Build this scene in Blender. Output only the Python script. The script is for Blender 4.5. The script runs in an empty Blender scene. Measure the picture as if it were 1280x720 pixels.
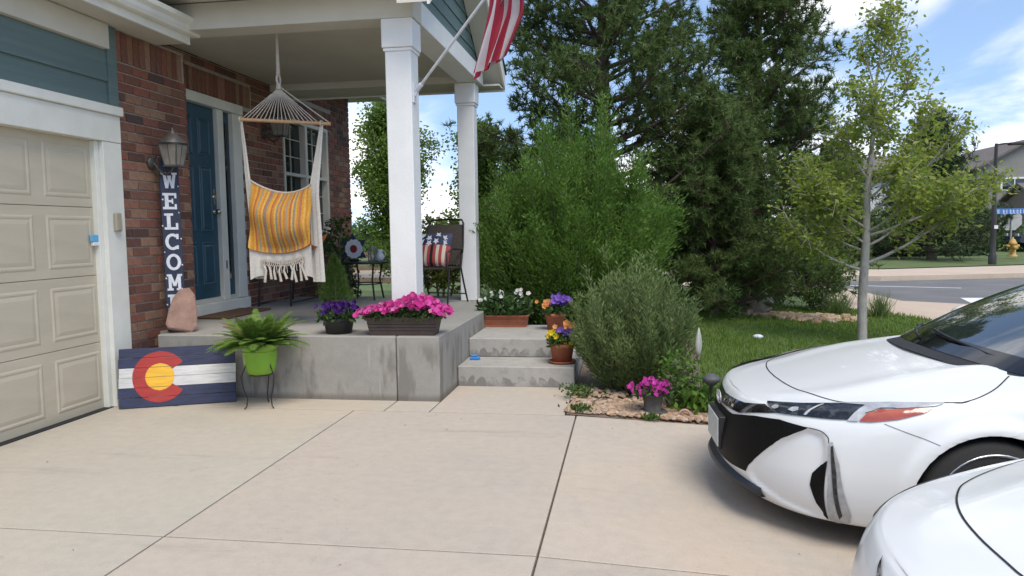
import bpy, bmesh, math, random
import numpy as np
from mathutils import Vector, Matrix
from mathutils.bvhtree import BVHTree
R=math.radians; PI=math.pi
random.seed(7); rng=np.random.default_rng(7)
SC=bpy.context.scene
COL=SC.collection

# ------------------------------------------------------------------ camera
F_PX=930.0; EYE=1.37
cam_d=bpy.data.cameras.new('camera'); cam=bpy.data.objects.new('camera',cam_d); COL.objects.link(cam); SC.camera=cam
cam_d.sensor_width=36.0; cam_d.lens=F_PX/1280*36.0; cam_d.clip_start=0.05; cam_d.clip_end=2000
yaw=math.atan(145/F_PX); roll=0.015; pitch=math.atan((360-288.2)/F_PX)
fw=Vector((-math.sin(yaw)*math.cos(pitch),math.cos(yaw)*math.cos(pitch),-math.sin(pitch)))
r0=Vector((math.cos(yaw),math.sin(yaw),0)); u0=r0.cross(fw)
rt=r0*math.cos(roll)-u0*math.sin(roll); up=u0*math.cos(roll)+r0*math.sin(roll)
cam.matrix_world=Matrix(((rt.x,up.x,-fw.x,0),(rt.y,up.y,-fw.y,0),(rt.z,up.z,-fw.z,EYE),(0,0,0,1)))

# ------------------------------------------------------------------ light, sky, exposure
SUN_EL,SUN_AZ=R(58),R(150)       # azimuth measured clockwise from +Y
sun_d=bpy.data.lights.new('sun','SUN'); sun_d.energy=1.75; sun_d.angle=R(34); sun_d.color=(1.0,.92,.79)
sun=bpy.data.objects.new('sun',sun_d); COL.objects.link(sun); sun.location=(0,0,30)
sd=Vector((math.sin(SUN_AZ)*math.cos(SUN_EL),math.cos(SUN_AZ)*math.cos(SUN_EL),math.sin(SUN_EL)))
sun.rotation_euler=(-sd).to_track_quat('-Z','Y').to_euler()
W=bpy.data.worlds.new('World'); SC.world=W; W.use_nodes=True
nt=W.node_tree; nt.nodes.clear()
def N(t,**k):
    n=nt.nodes.new(t)
    for a,b in k.items(): setattr(n,a,b)
    return n
wo=N('ShaderNodeOutputWorld'); bg=N('ShaderNodeBackground'); bg.inputs[1].default_value=0.13
sky=N('ShaderNodeTexSky',sky_type='NISHITA',sun_disc=False); sky.sun_elevation=SUN_EL; sky.sun_rotation=SUN_AZ
sky.altitude=1600; sky.air_density=1.0; sky.dust_density=.5; sky.ozone_density=1.5
tc=N('ShaderNodeTexCoord'); sep=N('ShaderNodeSeparateXYZ'); nt.links.new(tc.outputs['Generated'],sep.inputs[0])
def M_(op,a,b=None,c=None):
    m=N('ShaderNodeMath',operation=op)
    for i,v in enumerate((a,b,c)):
        if v is None: continue
        if isinstance(v,(int,float)): m.inputs[i].default_value=v
        else: nt.links.new(v,m.inputs[i])
    return m.outputs[0]
zc=M_('MAXIMUM',sep.outputs[2],0.0)
den=M_('ADD',zc,0.30)
vz=M_('MULTIPLY_ADD',zc,.75,.20); vv_=N('ShaderNodeCombineXYZ'); nt.links.new(sep.outputs[0],vv_.inputs[0]); nt.links.new(sep.outputs[1],vv_.inputs[1]); nt.links.new(vz,vv_.inputs[2]); vn_=N('ShaderNodeVectorMath',operation='NORMALIZE'); nt.links.new(vv_.outputs[0],vn_.inputs[0]); nt.links.new(vn_.outputs[0],sky.inputs[0])
cx=M_('DIVIDE',sep.outputs[0],den); cy=M_('DIVIDE',sep.outputs[1],den)
cmb=N('ShaderNodeCombineXYZ'); nt.links.new(cx,cmb.inputs[0]); nt.links.new(cy,cmb.inputs[1]); cmb.inputs[2].default_value=3.1
n1=N('ShaderNodeTexNoise'); n1.inputs['Scale'].default_value=1.25; n1.inputs['Detail'].default_value=9; n1.inputs['Roughness'].default_value=.55; n1.inputs['Distortion'].default_value=.35
nt.links.new(cmb.outputs[0],n1.inputs['Vector'])
# more cloud near the horizon
hz=N('ShaderNodeMapRange'); hz.inputs[1].default_value=.05; hz.inputs[2].default_value=.22; hz.inputs[3].default_value=.10; hz.inputs[4].default_value=.0
nt.links.new(sep.outputs[2],hz.inputs[0])
cd=M_('ADD',n1.outputs['Fac'],hz.outputs[0])
# thin cloud everywhere high and to the side the light comes from, as an evenly bright day implies
cr=N('ShaderNodeMapRange',interpolation_type='SMOOTHSTEP'); cr.inputs[1].default_value=.475; cr.inputs[2].default_value=.67; nt.links.new(cd,cr.inputs[0])
n2=N('ShaderNodeTexNoise'); n2.inputs['Scale'].default_value=2.2; n2.inputs['Detail'].default_value=6; nt.links.new(cmb.outputs[0],n2.inputs['Vector'])
ccol=N('ShaderNodeMix',data_type='RGBA'); ccol.inputs[6].default_value=(5.6,5.5,5.5,1); ccol.inputs[7].default_value=(7.0,6.85,6.6,1); nt.links.new(n2.outputs['Fac'],ccol.inputs[0])
mx=N('ShaderNodeMix',data_type='RGBA'); nt.links.new(cr.outputs[0],mx.inputs[0]); hs=N('ShaderNodeHueSaturation'); hs.inputs['Saturation'].default_value=.90; hs.inputs['Value'].default_value=1.08; nt.links.new(sky.outputs[0],hs.inputs['Color']); tn=N('ShaderNodeMix',data_type='RGBA',blend_type='MULTIPLY'); tn.inputs[0].default_value=1; tn.inputs[7].default_value=(.97,1.0,.98,1); nt.links.new(hs.outputs[0],tn.inputs[6]); nt.links.new(tn.outputs[2],mx.inputs[6]); nt.links.new(ccol.outputs[2],mx.inputs[7])
nt.links.new(mx.outputs[2],bg.inputs[0]); nt.links.new(bg.outputs[0],wo.inputs[0])
SC.view_settings.view_transform='Standard'; SC.view_settings.look='None'; SC.view_settings.exposure=0.98; SC.view_settings.gamma=1.0

# ------------------------------------------------------------------ materials
MATS={}
def mat(name,c,c2=None,scale=8,rough=.7,bump=0,bscale=None,metal=0,rnd=None,spec=.5,coat=0,coords='Object',detail=5,stretch=None,trans=0,alpha=None,ior=None,contrast=(.35,.65)):
    """c/c2 mixed by noise; rnd: None | 'obj' | 'island' adds a random shade between listed colours c (a list)"""
    m=bpy.data.materials.new(name); m.use_nodes=True; t=m.node_tree; nd=t.nodes; L=t.links
    b=nd['Principled BSDF']; b.inputs['Roughness'].default_value=rough; b.inputs['Metallic'].default_value=metal
    b.inputs['Specular IOR Level'].default_value=spec; b.inputs['Coat Weight'].default_value=coat; b.inputs['Coat Roughness'].default_value=.04
    if ior: b.inputs['IOR'].default_value=ior
    tc=nd.new('ShaderNodeTexCoord'); mp=nd.new('ShaderNodeMapping'); L.new(tc.outputs[coords],mp.inputs[0])
    if stretch: mp.inputs['Scale'].default_value=stretch
    if rnd:
        ramp=nd.new('ShaderNodeValToRGB'); ramp.color_ramp.interpolation='LINEAR'
        while len(ramp.color_ramp.elements)<len(c): ramp.color_ramp.elements.new(.5)
        for i,(e,cc) in enumerate(zip(ramp.color_ramp.elements,c)): e.position=i/(len(c)-1); e.color=(*cc,1)
        if rnd=='obj': src=nd.new('ShaderNodeObjectInfo').outputs['Random']
        else: src=nd.new('ShaderNodeNewGeometry').outputs['Random Per Island']
        L.new(src,ramp.inputs[0]); colour=ramp.outputs[0]
    else:
        rg=nd.new('ShaderNodeRGB'); rg.outputs[0].default_value=(*c,1); colour=rg.outputs[0]
    if c2:
        no=nd.new('ShaderNodeTexNoise'); no.inputs['Scale'].default_value=scale; no.inputs['Detail'].default_value=detail; no.inputs['Roughness'].default_value=.6
        L.new(mp.outputs[0],no.inputs['Vector'])
        mr=nd.new('ShaderNodeMapRange'); mr.inputs[1].default_value=contrast[0]; mr.inputs[2].default_value=contrast[1]; L.new(no.outputs['Fac'],mr.inputs[0])
        mi=nd.new('ShaderNodeMix'); mi.data_type='RGBA'; L.new(mr.outputs[0],mi.inputs[0]); L.new(colour,mi.inputs[6])
        if rnd: mi.blend_type='MULTIPLY'
        mi.inputs[7].default_value=(*c2,1); colour=mi.outputs[2]
    L.new(colour,b.inputs['Base Color'])
    if bump:
        nb=nd.new('ShaderNodeTexNoise'); nb.inputs['Scale'].default_value=bscale or scale*4; nb.inputs['Detail'].default_value=6; L.new(mp.outputs[0],nb.inputs['Vector'])
        bp=nd.new('ShaderNodeBump'); bp.inputs['Strength'].default_value=bump; bp.inputs['Distance'].default_value=.01; L.new(nb.outputs['Fac'],bp.inputs['Height']); L.new(bp.outputs[0],b.inputs['Normal'])
    if trans:
        tr=nd.new('ShaderNodeBsdfTranslucent'); L.new(colour,tr.inputs[0]); ms=nd.new('ShaderNodeMixShader'); ms.inputs[0].default_value=trans
        L.new(b.outputs[0],ms.inputs[1]); L.new(tr.outputs[0],ms.inputs[2]); L.new(ms.outputs[0],nd['Material Output'].inputs[0])
    m.diffuse_color=(*(c[0] if rnd else c),1)
    MATS[name]=m; return m
def leafmat(name,cols,trans=.3,rough=.55,spec=.3,patch=(.72,.78,.7),pscale=1.3):
    return mat(name,cols,patch,scale=pscale,rough=rough,rnd='island',trans=trans,spec=spec,contrast=(.4,.6),detail=2)

M_white=mat('trim_white',(.72,.72,.66),(.63,.63,.57),scale=3,rough=.5,bump=.12,bscale=40)
M_post=mat('post_white',(.75,.75,.74),(.69,.69,.68),scale=3,rough=.5,bump=.15,bscale=60)
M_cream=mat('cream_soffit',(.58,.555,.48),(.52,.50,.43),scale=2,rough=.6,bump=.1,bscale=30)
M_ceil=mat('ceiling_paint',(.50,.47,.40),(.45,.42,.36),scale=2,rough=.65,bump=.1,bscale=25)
M_gdoor=mat('garage_door_paint',(.52,.465,.36),(.47,.42,.32),scale=1.6,rough=.45,bump=.25,bscale=90,stretch=(1,1,6))
M_teal=mat('teal_siding',(.125,.185,.18),(.10,.152,.15),scale=3,rough=.55,bump=.5,bscale=60,stretch=(1,.25,6))
M_door=mat('door_blue',(.022,.075,.115),(.018,.06,.095),scale=5,rough=.4,bump=.1)
M_mortar=mat('mortar',(.42,.36,.31),(.31,.27,.23),scale=20,rough=.95,bump=.5,bscale=120)
BR=[(0.08, 0.044, 0.033), (0.208, 0.084, 0.055), (0.264, 0.101, 0.066), (0.144, 0.066, 0.046), (0.248, 0.13, 0.079), (0.296, 0.185, 0.123), (0.168, 0.084, 0.062), (0.28, 0.101, 0.066), (0.06, 0.042, 0.04), (0.216, 0.092, 0.063), (0.32, 0.16, 0.11)]
M_brick=mat('brick_clay',BR,(.76,.72,.68),scale=22,rough=.9,rnd='obj',bump=.6,bscale=90)
M_brick2=mat('brick_clay_far',BR,(.6,.58,.55),scale=22,rough=.9,rnd='island',bump=.6,bscale=90)
M_black=mat('black_metal',(.012,.012,.012),(.02,.018,.016),scale=30,rough=.45)
M_dark=mat('dark_gap',(.012,.012,.013),(.02,.02,.02),scale=30,rough=.9)
M_glass=mat('window_glass',(.012,.016,.02),(.02,.024,.028),scale=1.5,rough=.04,spec=.7)
M_shingle=mat('shingle',[(.06,.055,.05),(.09,.08,.07),(.075,.068,.06)],(.7,.7,.7),rough=.95,rnd='island',bump=.6,bscale=80)

def concrete_mat(name,c,c2,c3,stain=0.0,scallop=False,streak=False,warm=False):
    m=bpy.data.materials.new(name); m.use_nodes=True; t=m.node_tree; nd=t.nodes; L=t.links; b=nd['Principled BSDF']; b.inputs['Roughness'].default_value=.88
    b.inputs['Specular IOR Level'].default_value=.3
    ge=nd.new('ShaderNodeNewGeometry'); pos=ge.outputs['Position']
    def noise(s,d=6,v=None,ro=.6):
        n=nd.new('ShaderNodeTexNoise'); n.inputs['Scale'].default_value=s; n.inputs['Detail'].default_value=d; n.inputs['Roughness'].default_value=ro; L.new(v or pos,n.inputs['Vector']); return n.outputs['Fac']
    def mr(a,lo,hi,x=0,y=1):
        n=nd.new('ShaderNodeMapRange'); n.interpolation_type='SMOOTHSTEP'
        for i,v in zip((1,2,3,4),(lo,hi,x,y)): n.inputs[i].default_value=v
        L.new(a,n.inputs[0]); return n.outputs[0]
    def mix(f,a,b_,mode='MIX'):
        n=nd.new('ShaderNodeMix'); n.data_type='RGBA'; n.blend_type=mode
        if isinstance(f,float): n.inputs[0].default_value=f
        else: L.new(f,n.inputs[0])
        for i,v in ((6,a),(7,b_)):
            if isinstance(v,tuple): n.inputs[i].default_value=(*v,1)
            else: L.new(v,n.inputs[i])
        return n.outputs[2]
    def ma(op,a,b_=None):
        n=nd.new('ShaderNodeMath'); n.operation=op
        for i,v in enumerate((a,b_)):
            if v is None: continue
            if isinstance(v,(int,float)): n.inputs[i].default_value=v
            else: L.new(v,n.inputs[i])
        return n.outputs[0]
    col=mix(mr(noise(.55,3),.40,.60),c,c2)
    col=mix(ma('MULTIPLY',mr(noise(1.3,5),.46,.70),.6),col,c3)
    col=mix(mr(noise(14,6),.3,.7),col,mix(1.0,col,(.92,.92,.92),'MULTIPLY'))
    col=mix(mr(noise(160,2),.60,.72),col,mix(1.0,col,(.72,.70,.68),'MULTIPLY'))
    sp=nd.new('ShaderNodeSeparateXYZ'); L.new(pos,sp.inputs[0])
    oi=nd.new('ShaderNodeObjectInfo'); col=mix(1.0,col,mix(oi.outputs['Random'],(.93,.935,.94),(1.04,1.03,1.02)),'MULTIPLY')
    if warm:
        w=ma('MULTIPLY',mr(noise(26,8,ro=.75),.56,.66),mr(noise(.9,3),.50,.62))
        col=mix(ma('MULTIPLY',w,.45),col,(.30,.22,.165))
        mpt=nd.new('ShaderNodeMapping'); mpt.inputs['Scale'].default_value=(.35,3.2,1); L.new(pos,mpt.inputs[0]); w3=ma('MULTIPLY',mr(noise(1.0,5,mpt.outputs[0],.65),.58,.72),.16); col=mix(ma('MULTIPLY',w3,1.5),col,(.20,.18,.16)); w4=ma('MULTIPLY',mr(noise(.45,2),.52,.64),.35); col=mix(w4,col,(.53,.415,.31))
        vo=nd.new('ShaderNodeTexVoronoi'); vo.feature='DISTANCE_TO_EDGE'; vo.inputs['Scale'].default_value=.42; wv=nd.new('ShaderNodeVectorMath'); wv.operation='ADD'; nv_=nd.new('ShaderNodeTexNoise'); nv_.inputs['Scale'].default_value=2.5; nv_.inputs['Detail'].default_value=7; L.new(pos,nv_.inputs['Vector']); sc_v=nd.new('ShaderNodeVectorMath'); sc_v.operation='SCALE'; sc_v.inputs['Scale'].default_value=.5; L.new(nv_.outputs['Color'],sc_v.inputs[0]); L.new(pos,wv.inputs[0]); L.new(sc_v.outputs[0],wv.inputs[1]); L.new(wv.outputs[0],vo.inputs['Vector'])
        col=mix(ma('MULTIPLY',ma('MULTIPLY',mr(vo.outputs['Distance'],.0035,.0005),mr(noise(.8,2),.58,.66)),.12),col,(.16,.14,.12))
        w2=ma('MULTIPLY',mr(noise(5,7,ro=.7),.60,.74),.30); col=mix(w2,col,(.22,.20,.17))
    if streak:
        mp=nd.new('ShaderNodeMapping'); mp.inputs['Scale'].default_value=(5.2,5.2,1.5); L.new(pos,mp.inputs[0])
        s1=noise(1.0,4,mp.outputs[0],.55); band=mr(sp.outputs[2],.50,.40); base=mr(sp.outputs[2],.015,.07,1,0)
        f=ma('MULTIPLY',mr(s1,.50,.60),band); col=mix(ma('MULTIPLY',f,.62),col,(.155,.14,.12))
        mp2=nd.new('ShaderNodeMapping'); mp2.inputs['Scale'].default_value=(22,22,1.1); L.new(pos,mp2.inputs[0])
        f2=ma('MULTIPLY',mr(noise(1,3,mp2.outputs[0]),.58,.66),band); col=mix(ma('MULTIPLY',f2,.5),col,(.40,.39,.36))
        col=mix(ma('MULTIPLY',base,.6),col,(.12,.10,.08))
    if scallop:
        # damp scallops creeping up each riser from its foot
        xx=ma('MULTIPLY',sp.outputs[0],30.0); nn=ma('MULTIPLY',noise(3,3),9.0); sn=ma('ABSOLUTE',ma('SINE',ma('ADD',xx,nn)))
        zz=ma('MODULO',sp.outputs[2],.177); lim=ma('ADD',ma('MULTIPLY',sn,.06),ma('MULTIPLY',noise(11,5),.07))
        nz=nd.new('ShaderNodeSeparateXYZ'); L.new(ge.outputs['Normal'],nz.inputs[0]); side=mr(nz.outputs[2],.5,.2)
        ff=ma('MULTIPLY',mr(ma('SUBTRACT',lim,zz),.0,.016),side)
        col=mix(ma('MULTIPLY',ma('MULTIPLY',ff,mr(noise(6,3),.34,.54)),.7),col,(.15,.145,.135)); col=mix(ma('MULTIPLY',mr(noise(7,6),.52,.66),.25),col,(.20,.19,.175))
    L.new(col,b.inputs['Base Color'])
    bp=nd.new('ShaderNodeBump'); bp.inputs['Strength'].default_value=.45; bp.inputs['Distance'].default_value=.006
    mpb=nd.new('ShaderNodeMapping'); mpb.inputs['Scale'].default_value=(9,170,9); L.new(pos,mpb.inputs[0]); L.new(ma('ADD',noise(130,5),ma('MULTIPLY',noise(1,3,mpb.outputs[0]),.35)),bp.inputs['Height']); L.new(bp.outputs[0],b.inputs['Normal'])
    m.diffuse_color=(*c,1); return m
M_drive=concrete_mat('driveway_concrete',(.475,.415,.35),(.50,.43,.355),(.445,.40,.345),warm=True)
M_drive_g=concrete_mat('driveway_concrete_grey',(.455,.415,.35),(.475,.43,.355),(.42,.385,.33),warm=True)
M_porch=concrete_mat('porch_concrete',(.30,.29,.265),(.33,.315,.285),(.265,.255,.235),streak=True)
M_step=concrete_mat('step_concrete',(.37,.355,.325),(.40,.38,.345),(.34,.325,.30),scallop=True)
M_walk=concrete_mat('sidewalk_concrete',(.50,.40,.32),(.52,.43,.35),(.46,.38,.31))
M_asph=mat('asphalt',(.125,.125,.13),(.165,.162,.16),scale=.9,rough=.9,bump=.4,bscale=150)
M_dirt=mat('garden_soil',(.13,.10,.075),(.20,.15,.11),scale=9,rough=.95,bump=.9,bscale=60)
M_turf=mat('lawn_base',(.065,.12,.025),(.10,.135,.04),scale=1.1,rough=.95,bump=.8,bscale=90)
M_turf2=mat('verge_turf',(.07,.125,.03),(.12,.14,.055),scale=.8,rough=.95,bump=.8,bscale=60)

# ------------------------------------------------------------------ object helpers
ORG={}
def link(o,parent=None):
    COL.objects.link(o)
    if parent is not None: o.parent=parent
def tag(o,label=None,cat=None,group=None,kind=None):
    if label: o['label']=label
    if cat: o['category']=cat
    if group: o['group']=group
    if kind: o['kind']=kind
    return o
def thing(name,label,cat,loc=(0,0,0),group=None,kind=None):
    o=bpy.data.objects.new(name,None); link(o); o.empty_display_size=.1; o.location=loc; ORG[o]=Vector(loc); return tag(o,label,cat,group,kind)
class MB:
    def __init__(s): s.v=[]; s.f=[]; s.m=[]; s.sm=[]
    def add(s,vs,fs,mi=0,smooth=False):
        b=len(s.v); s.v.extend([tuple(v) for v in vs])
        for f in fs: s.f.append(tuple(b+i for i in f)); s.m.append(mi); s.sm.append(smooth)
        return s
    def box(s,x0,x1,y0,y1,z0,z1,mi=0,rot=None,piv=None,bev=0):
        if bev:
            bm=bmesh.new(); bmesh.ops.create_cube(bm,size=1)
            for v in bm.verts: v.co=Vector(((x0+x1)/2+v.co.x*(x1-x0),(y0+y1)/2+v.co.y*(y1-y0),(z0+z1)/2+v.co.z*(z1-z0)))
            bmesh.ops.bevel(bm,geom=bm.edges[:],offset=bev,segments=1,affect='EDGES')
            bm.verts.index_update(); vs=[v.co.copy() for v in bm.verts]; fs=[[v.index for v in f.verts] for f in bm.faces]; bm.free()
        else:
            vs=[Vector(p) for p in ((x0,y0,z0),(x1,y0,z0),(x1,y1,z0),(x0,y1,z0),(x0,y0,z1),(x1,y0,z1),(x1,y1,z1),(x0,y1,z1))]
            fs=[(0,3,2,1),(4,5,6,7),(0,1,5,4),(1,2,6,5),(2,3,7,6),(3,0,4,7)]
        if rot is not None:
            p=Vector(piv) if piv else Vector(((x0+x1)/2,(y0+y1)/2,(z0+z1)/2)); vs=[p+rot@(v-p) for v in vs]
        return s.add(vs,fs,mi)
    def tube(s,pts,rad,n=8,mi=0,cap=True,smooth=True):
        pts=[Vector(p) for p in pts]; k=len(pts)
        if not hasattr(rad,'__len__'): rad=[rad]*k
        vs=[]; a=None
        for i,p in enumerate(pts):
            d=(pts[min(i+1,k-1)]-pts[max(i-1,0)])
            if d.length<1e-9: d=Vector((0,0,1))
            d.normalize()
            if a is None: a=d.orthogonal().normalized()
            a=(a-d*a.dot(d)); a=a.normalized() if a.length>1e-6 else d.orthogonal().normalized()
            b=d.cross(a)
            for j in range(n): t=2*PI*j/n; vs.append(p+(a*math.cos(t)+b*math.sin(t))*rad[i])
        fs=[(i*n+j,i*n+(j+1)%n,(i+1)*n+(j+1)%n,(i+1)*n+j) for i in range(k-1) for j in range(n)]
        s.add(vs,fs,mi,smooth)
        if cap: s.add(vs[:n],[tuple(range(n))[::-1]],mi); s.add(vs[-n:],[tuple(range(n))],mi)
        return s
    def lathe(s,prof,c=(0,0,0),n=24,mi=0,smooth=True,axis='z',cap=False):
        c=Vector(c); vs=[]
        for r,z in prof:
            for j in range(n):
                t=2*PI*j/n; a,b=r*math.cos(t),r*math.sin(t)
                vs.append(c+(Vector((a,b,z)) if axis=='z' else Vector((a,z,b)) if axis=='y' else Vector((z,a,b))))
        k=len(prof); s.add(vs,[(i*n+j,i*n+(j+1)%n,(i+1)*n+(j+1)%n,(i+1)*n+j) for i in range(k-1) for j in range(n)],mi,smooth)
        if cap: s.add(vs[:n],[tuple(range(n))[::-1]],mi); s.add(vs[-n:],[tuple(range(n))],mi)
        return s
    def prism(s,poly,o,ax,ay,az,d,mi=0):
        """poly 2-D outline in plane (ax,ay) at o, thickness d along az"""
        o,ax,ay,az=map(Vector,(o,ax,ay,az)); n=len(poly)
        a=[o+ax*x+ay*y for x,y in poly]; b=[p+az*d for p in a]
        return s.add(a+b,[tuple(range(n))[::-1],tuple(range(n,2*n))]+[(i,(i+1)%n,n+(i+1)%n,n+i) for i in range(n)],mi)
    def ball(s,c,r,mi=0,seg=8,rings=6,sc=(1,1,1)):
        prof=[(max(math.sin(PI*i/rings),.02)*r,-math.cos(PI*i/rings)*r) for i in range(rings+1)]; vs=[]
        for rr,z in prof:
            for j in range(seg): t=2*PI*j/seg; vs.append((c[0]+rr*math.cos(t)*sc[0],c[1]+rr*math.sin(t)*sc[1],c[2]+z*sc[2]))
        return s.add(vs,[(i*seg+j,i*seg+(j+1)%seg,(i+1)*seg+(j+1)%seg,(i+1)*seg+j) for i in range(rings) for j in range(seg)],mi,True)
    def build(s,name,mats,parent=None,label=None,cat=None,group=None,kind=None,fix=False):
        if not isinstance(mats,(list,tuple)): mats=[mats]
        me=bpy.data.meshes.new(name); o_=ORG.get(parent,Vector((0,0,0))) if parent is not None else Vector((0,0,0))
        vs=[(v[0]-o_.x,v[1]-o_.y,v[2]-o_.z) for v in s.v]
        me.from_pydata(vs,[],s.f)
        for m in mats: me.materials.append(m)
        if len(mats)>1: me.polygons.foreach_set('material_index',s.m)
        me.polygons.foreach_set('use_smooth',s.sm)
        if fix:
            bm=bmesh.new(); bm.from_mesh(me); bmesh.ops.remove_doubles(bm,verts=bm.verts,dist=1e-5); bmesh.ops.recalc_face_normals(bm,faces=bm.faces); bm.to_mesh(me); bm.free()
        o=bpy.data.objects.new(name,me); link(o,parent); ORG[o]=o_.copy(); return tag(o,label,cat,group,kind)
def npmesh(name,V,Fc,mats,parent=None,mi=None,smooth=False,**k):
    me=bpy.data.meshes.new(name); V=np.asarray(V,dtype=np.float32); Fc=np.asarray(Fc,dtype=np.int32)
    o_=ORG.get(parent,Vector((0,0,0))) if parent is not None else Vector((0,0,0)); V=V-np.array(o_,dtype=np.float32)
    nf,c=Fc.shape; me.vertices.add(len(V)); me.vertices.foreach_set('co',V.ravel()); me.loops.add(nf*c); me.loops.foreach_set('vertex_index',Fc.ravel())
    me.polygons.add(nf); me.polygons.foreach_set('loop_start',np.arange(0,nf*c,c,dtype=np.int32)); me.polygons.foreach_set('loop_total',np.full(nf,c,dtype=np.int32))
    if not isinstance(mats,(list,tuple)): mats=[mats]
    for m in mats: me.materials.append(m)
    if mi is not None: me.polygons.foreach_set('material_index',np.asarray(mi,dtype=np.int32))
    if smooth: me.polygons.foreach_set('use_smooth',np.ones(nf,dtype=bool))
    me.update(calc_edges=True); me.validate()
    o=bpy.data.objects.new(name,me); link(o,parent); ORG[o]=o_.copy(); return tag(o,**k)
def inst(name,me,loc,parent,rot=None):
    o=bpy.data.objects.new(name,me); link(o,parent); o.location=Vector(loc)-ORG.get(parent,Vector((0,0,0)))
    if rot: o.rotation_euler=rot
    ORG[o]=Vector(loc); return o
def rotz(a): return Matrix.Rotation(a,3,'Z')
def gz(x):
    if x<-.4: return 0.0
    if x<3.2: return -.05*(x+.4)
    return -.18

# ------------------------------------------------------------------ ground, driveway, road
def sheet(name,x0,x1,y0,y1,nx,ny,dz,m,kind='structure',wob=0,parent=None):
    V=[];Fc=[]
    for j in range(ny+1):
        for i in range(nx+1):
            x=x0+(x1-x0)*i/nx; y=y0+(y1-y0)*j/ny; V.append((x,y,gz(x)+dz+wob*math.sin(x*1.7+y*.6)*math.sin(y*1.3)))
    for j in range(ny):
        for i in range(nx): a=j*(nx+1)+i; Fc.append((a,a+1,a+nx+2,a+nx+1))
    return npmesh(name,V,Fc,m,parent,smooth=True,kind=kind)
def big_sheet():
    xs=[-400,-60,-12,-.4]+[-.4+.3*i for i in range(1,13)]+[8,30,100,600]; ys=[-60,-8,0,6,14,30,80,900]
    V=[(x,y,(gz(x)-.09 if y<=14 else -.29)) for y in ys for x in xs]; n=len(xs); return npmesh('ground',V,[(j*n+i,j*n+i+1,(j+1)*n+i+1,(j+1)*n+i) for j in range(len(ys)-1) for i in range(n-1)],M_turf2,kind='structure')
big_sheet()
drive=sheet('driveway',-4.18,14,-9,5.43,40,2,-.022,mat('joint_grit',(.07,.06,.05),(.13,.11,.09),scale=30,rough=1))
ORG[drive]=Vector((0,0,0))
def slab(x0,x1,y0,y1,m,parent,dz=0,nm='slab'):
    g=.0055; x0+=g;x1-=g;y0+=g;y1-=g
    xs=[x0,x0+.004]+([-.4] if x0<-.4<x1 else [])+([3.2] if x0<3.2<x1 else [])+[x1-.004,x1]; ys=[y0,y0+.004,y1-.004,y1]
    V=[];n=len(xs)
    for j,y in enumerate(ys):
        for i,x in enumerate(xs):
            e=(i in(0,n-1)) or (j in(0,3)); V.append((x,y,gz(x)+dz-(.0025 if e else 0)))
    Fc=[(j*n+i,j*n+i+1,(j+1)*n+i+1,(j+1)*n+i) for j in range(3) for i in range(n-1)]
    # skirts
    ring=[i for i in range(n)]+[j*n+n-1 for j in range(1,4)]+[3*n+i for i in range(n-2,-1,-1)]+[j*n for j in (2,1)]
    b=len(V)
    for r in ring: V.append((V[r][0],V[r][1],V[r][2]-.03))
    k=len(ring)
    Fc+=[(ring[(i+1)%k],ring[i],b+i,b+(i+1)%k) for i in range(k)]
    mb=MB(); mb.add(V,Fc); return mb.build(nm,m,parent)
XJ=[-4.16,-2.1,-.38,1.35,3.1,4.9,6.7,8.5,10.3]; YJ=[-5.2,-2.6,.3,3.02,5.42]
for i in range(len(XJ)-1):
    for j in range(len(YJ)-1): slab(XJ[i],XJ[i+1],YJ[j],YJ[j+1],M_drive_g if i in(0,3) else M_drive,drive)
walkbase=MB().box(-4.05,-.44,5.425,6.37,-.08,-.035).build('walkway',M_dark,kind='structure')
slab(-4.05,-1.86,5.425,5.83,M_drive_g,walkbase); slab(-1.86,-1.5,5.425,5.83,M_drive_g,walkbase); slab(-1.5,-.46,5.425,6.39,M_drive,walkbase)

# porch platform and steps
porch=MB().box(-4.4,-1.52,6.0,9.38,-.05,.50).build('porch',M_dark,kind='structure')
MB().box(-4.42,-3.972,5.98,9.4,-.04,.528).build('slab',M_porch,porch)
MB().box(-3.97,-1.863,5.76,9.4,-.04,.53,bev=.01).build('slab',M_porch,porch)
MB().box(-1.857,-1.5,5.76,9.4,-.04,.53,bev=.01).build('slab',M_porch,porch)
MB().box(-1.497,-.46,6.39,9.0,-.06,.177,bev=.008).build('step',M_step,porch)
MB().box(-1.497,-.66,6.88,7.9,.178,.354,bev=.008).build('step',M_step,porch)

# garden bed, lawn, road
bed=sheet('garden_bed',-.452,1.0,5.418,12.4,16,40,.0,M_dirt,wob=.012)
sheet('garden_bed',-1.496,-.455,9.01,12.4,6,16,.0,M_dirt,wob=.015)
def poly_sheet(name,pts,dz,m,parent=None,kind='structure'):
    mb=MB(); mb.add([(x,y,-.18+dz) for x,y in pts],[tuple(range(len(pts)))]); return mb.build(name,m,parent,kind=kind)
LAWN=[(.62,5.42),(2.0,5.42),(3.2,5.42),(4.9,5.42),(6.2,5.6),(5.9,8.5),(5.2,11.0),(4.95,12.4),(4.6,13.6),(4.0,14.4),(3.2,14.9),(2.2,14.9),(1.2,13.2),(.9,12.3),(.8,9.0),(.62,6.3)]
def lawn_in(x,y):
    c=False;j=len(LAWN)-1
    for i in range(len(LAWN)):
        xi,yi=LAWN[i];xj,yj=LAWN[j]
        if (yi>y)!=(yj>y) and x<(xj-xi)*(y-yi)/(yj-yi)+xi: c=not c
        j=i
    return c
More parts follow.
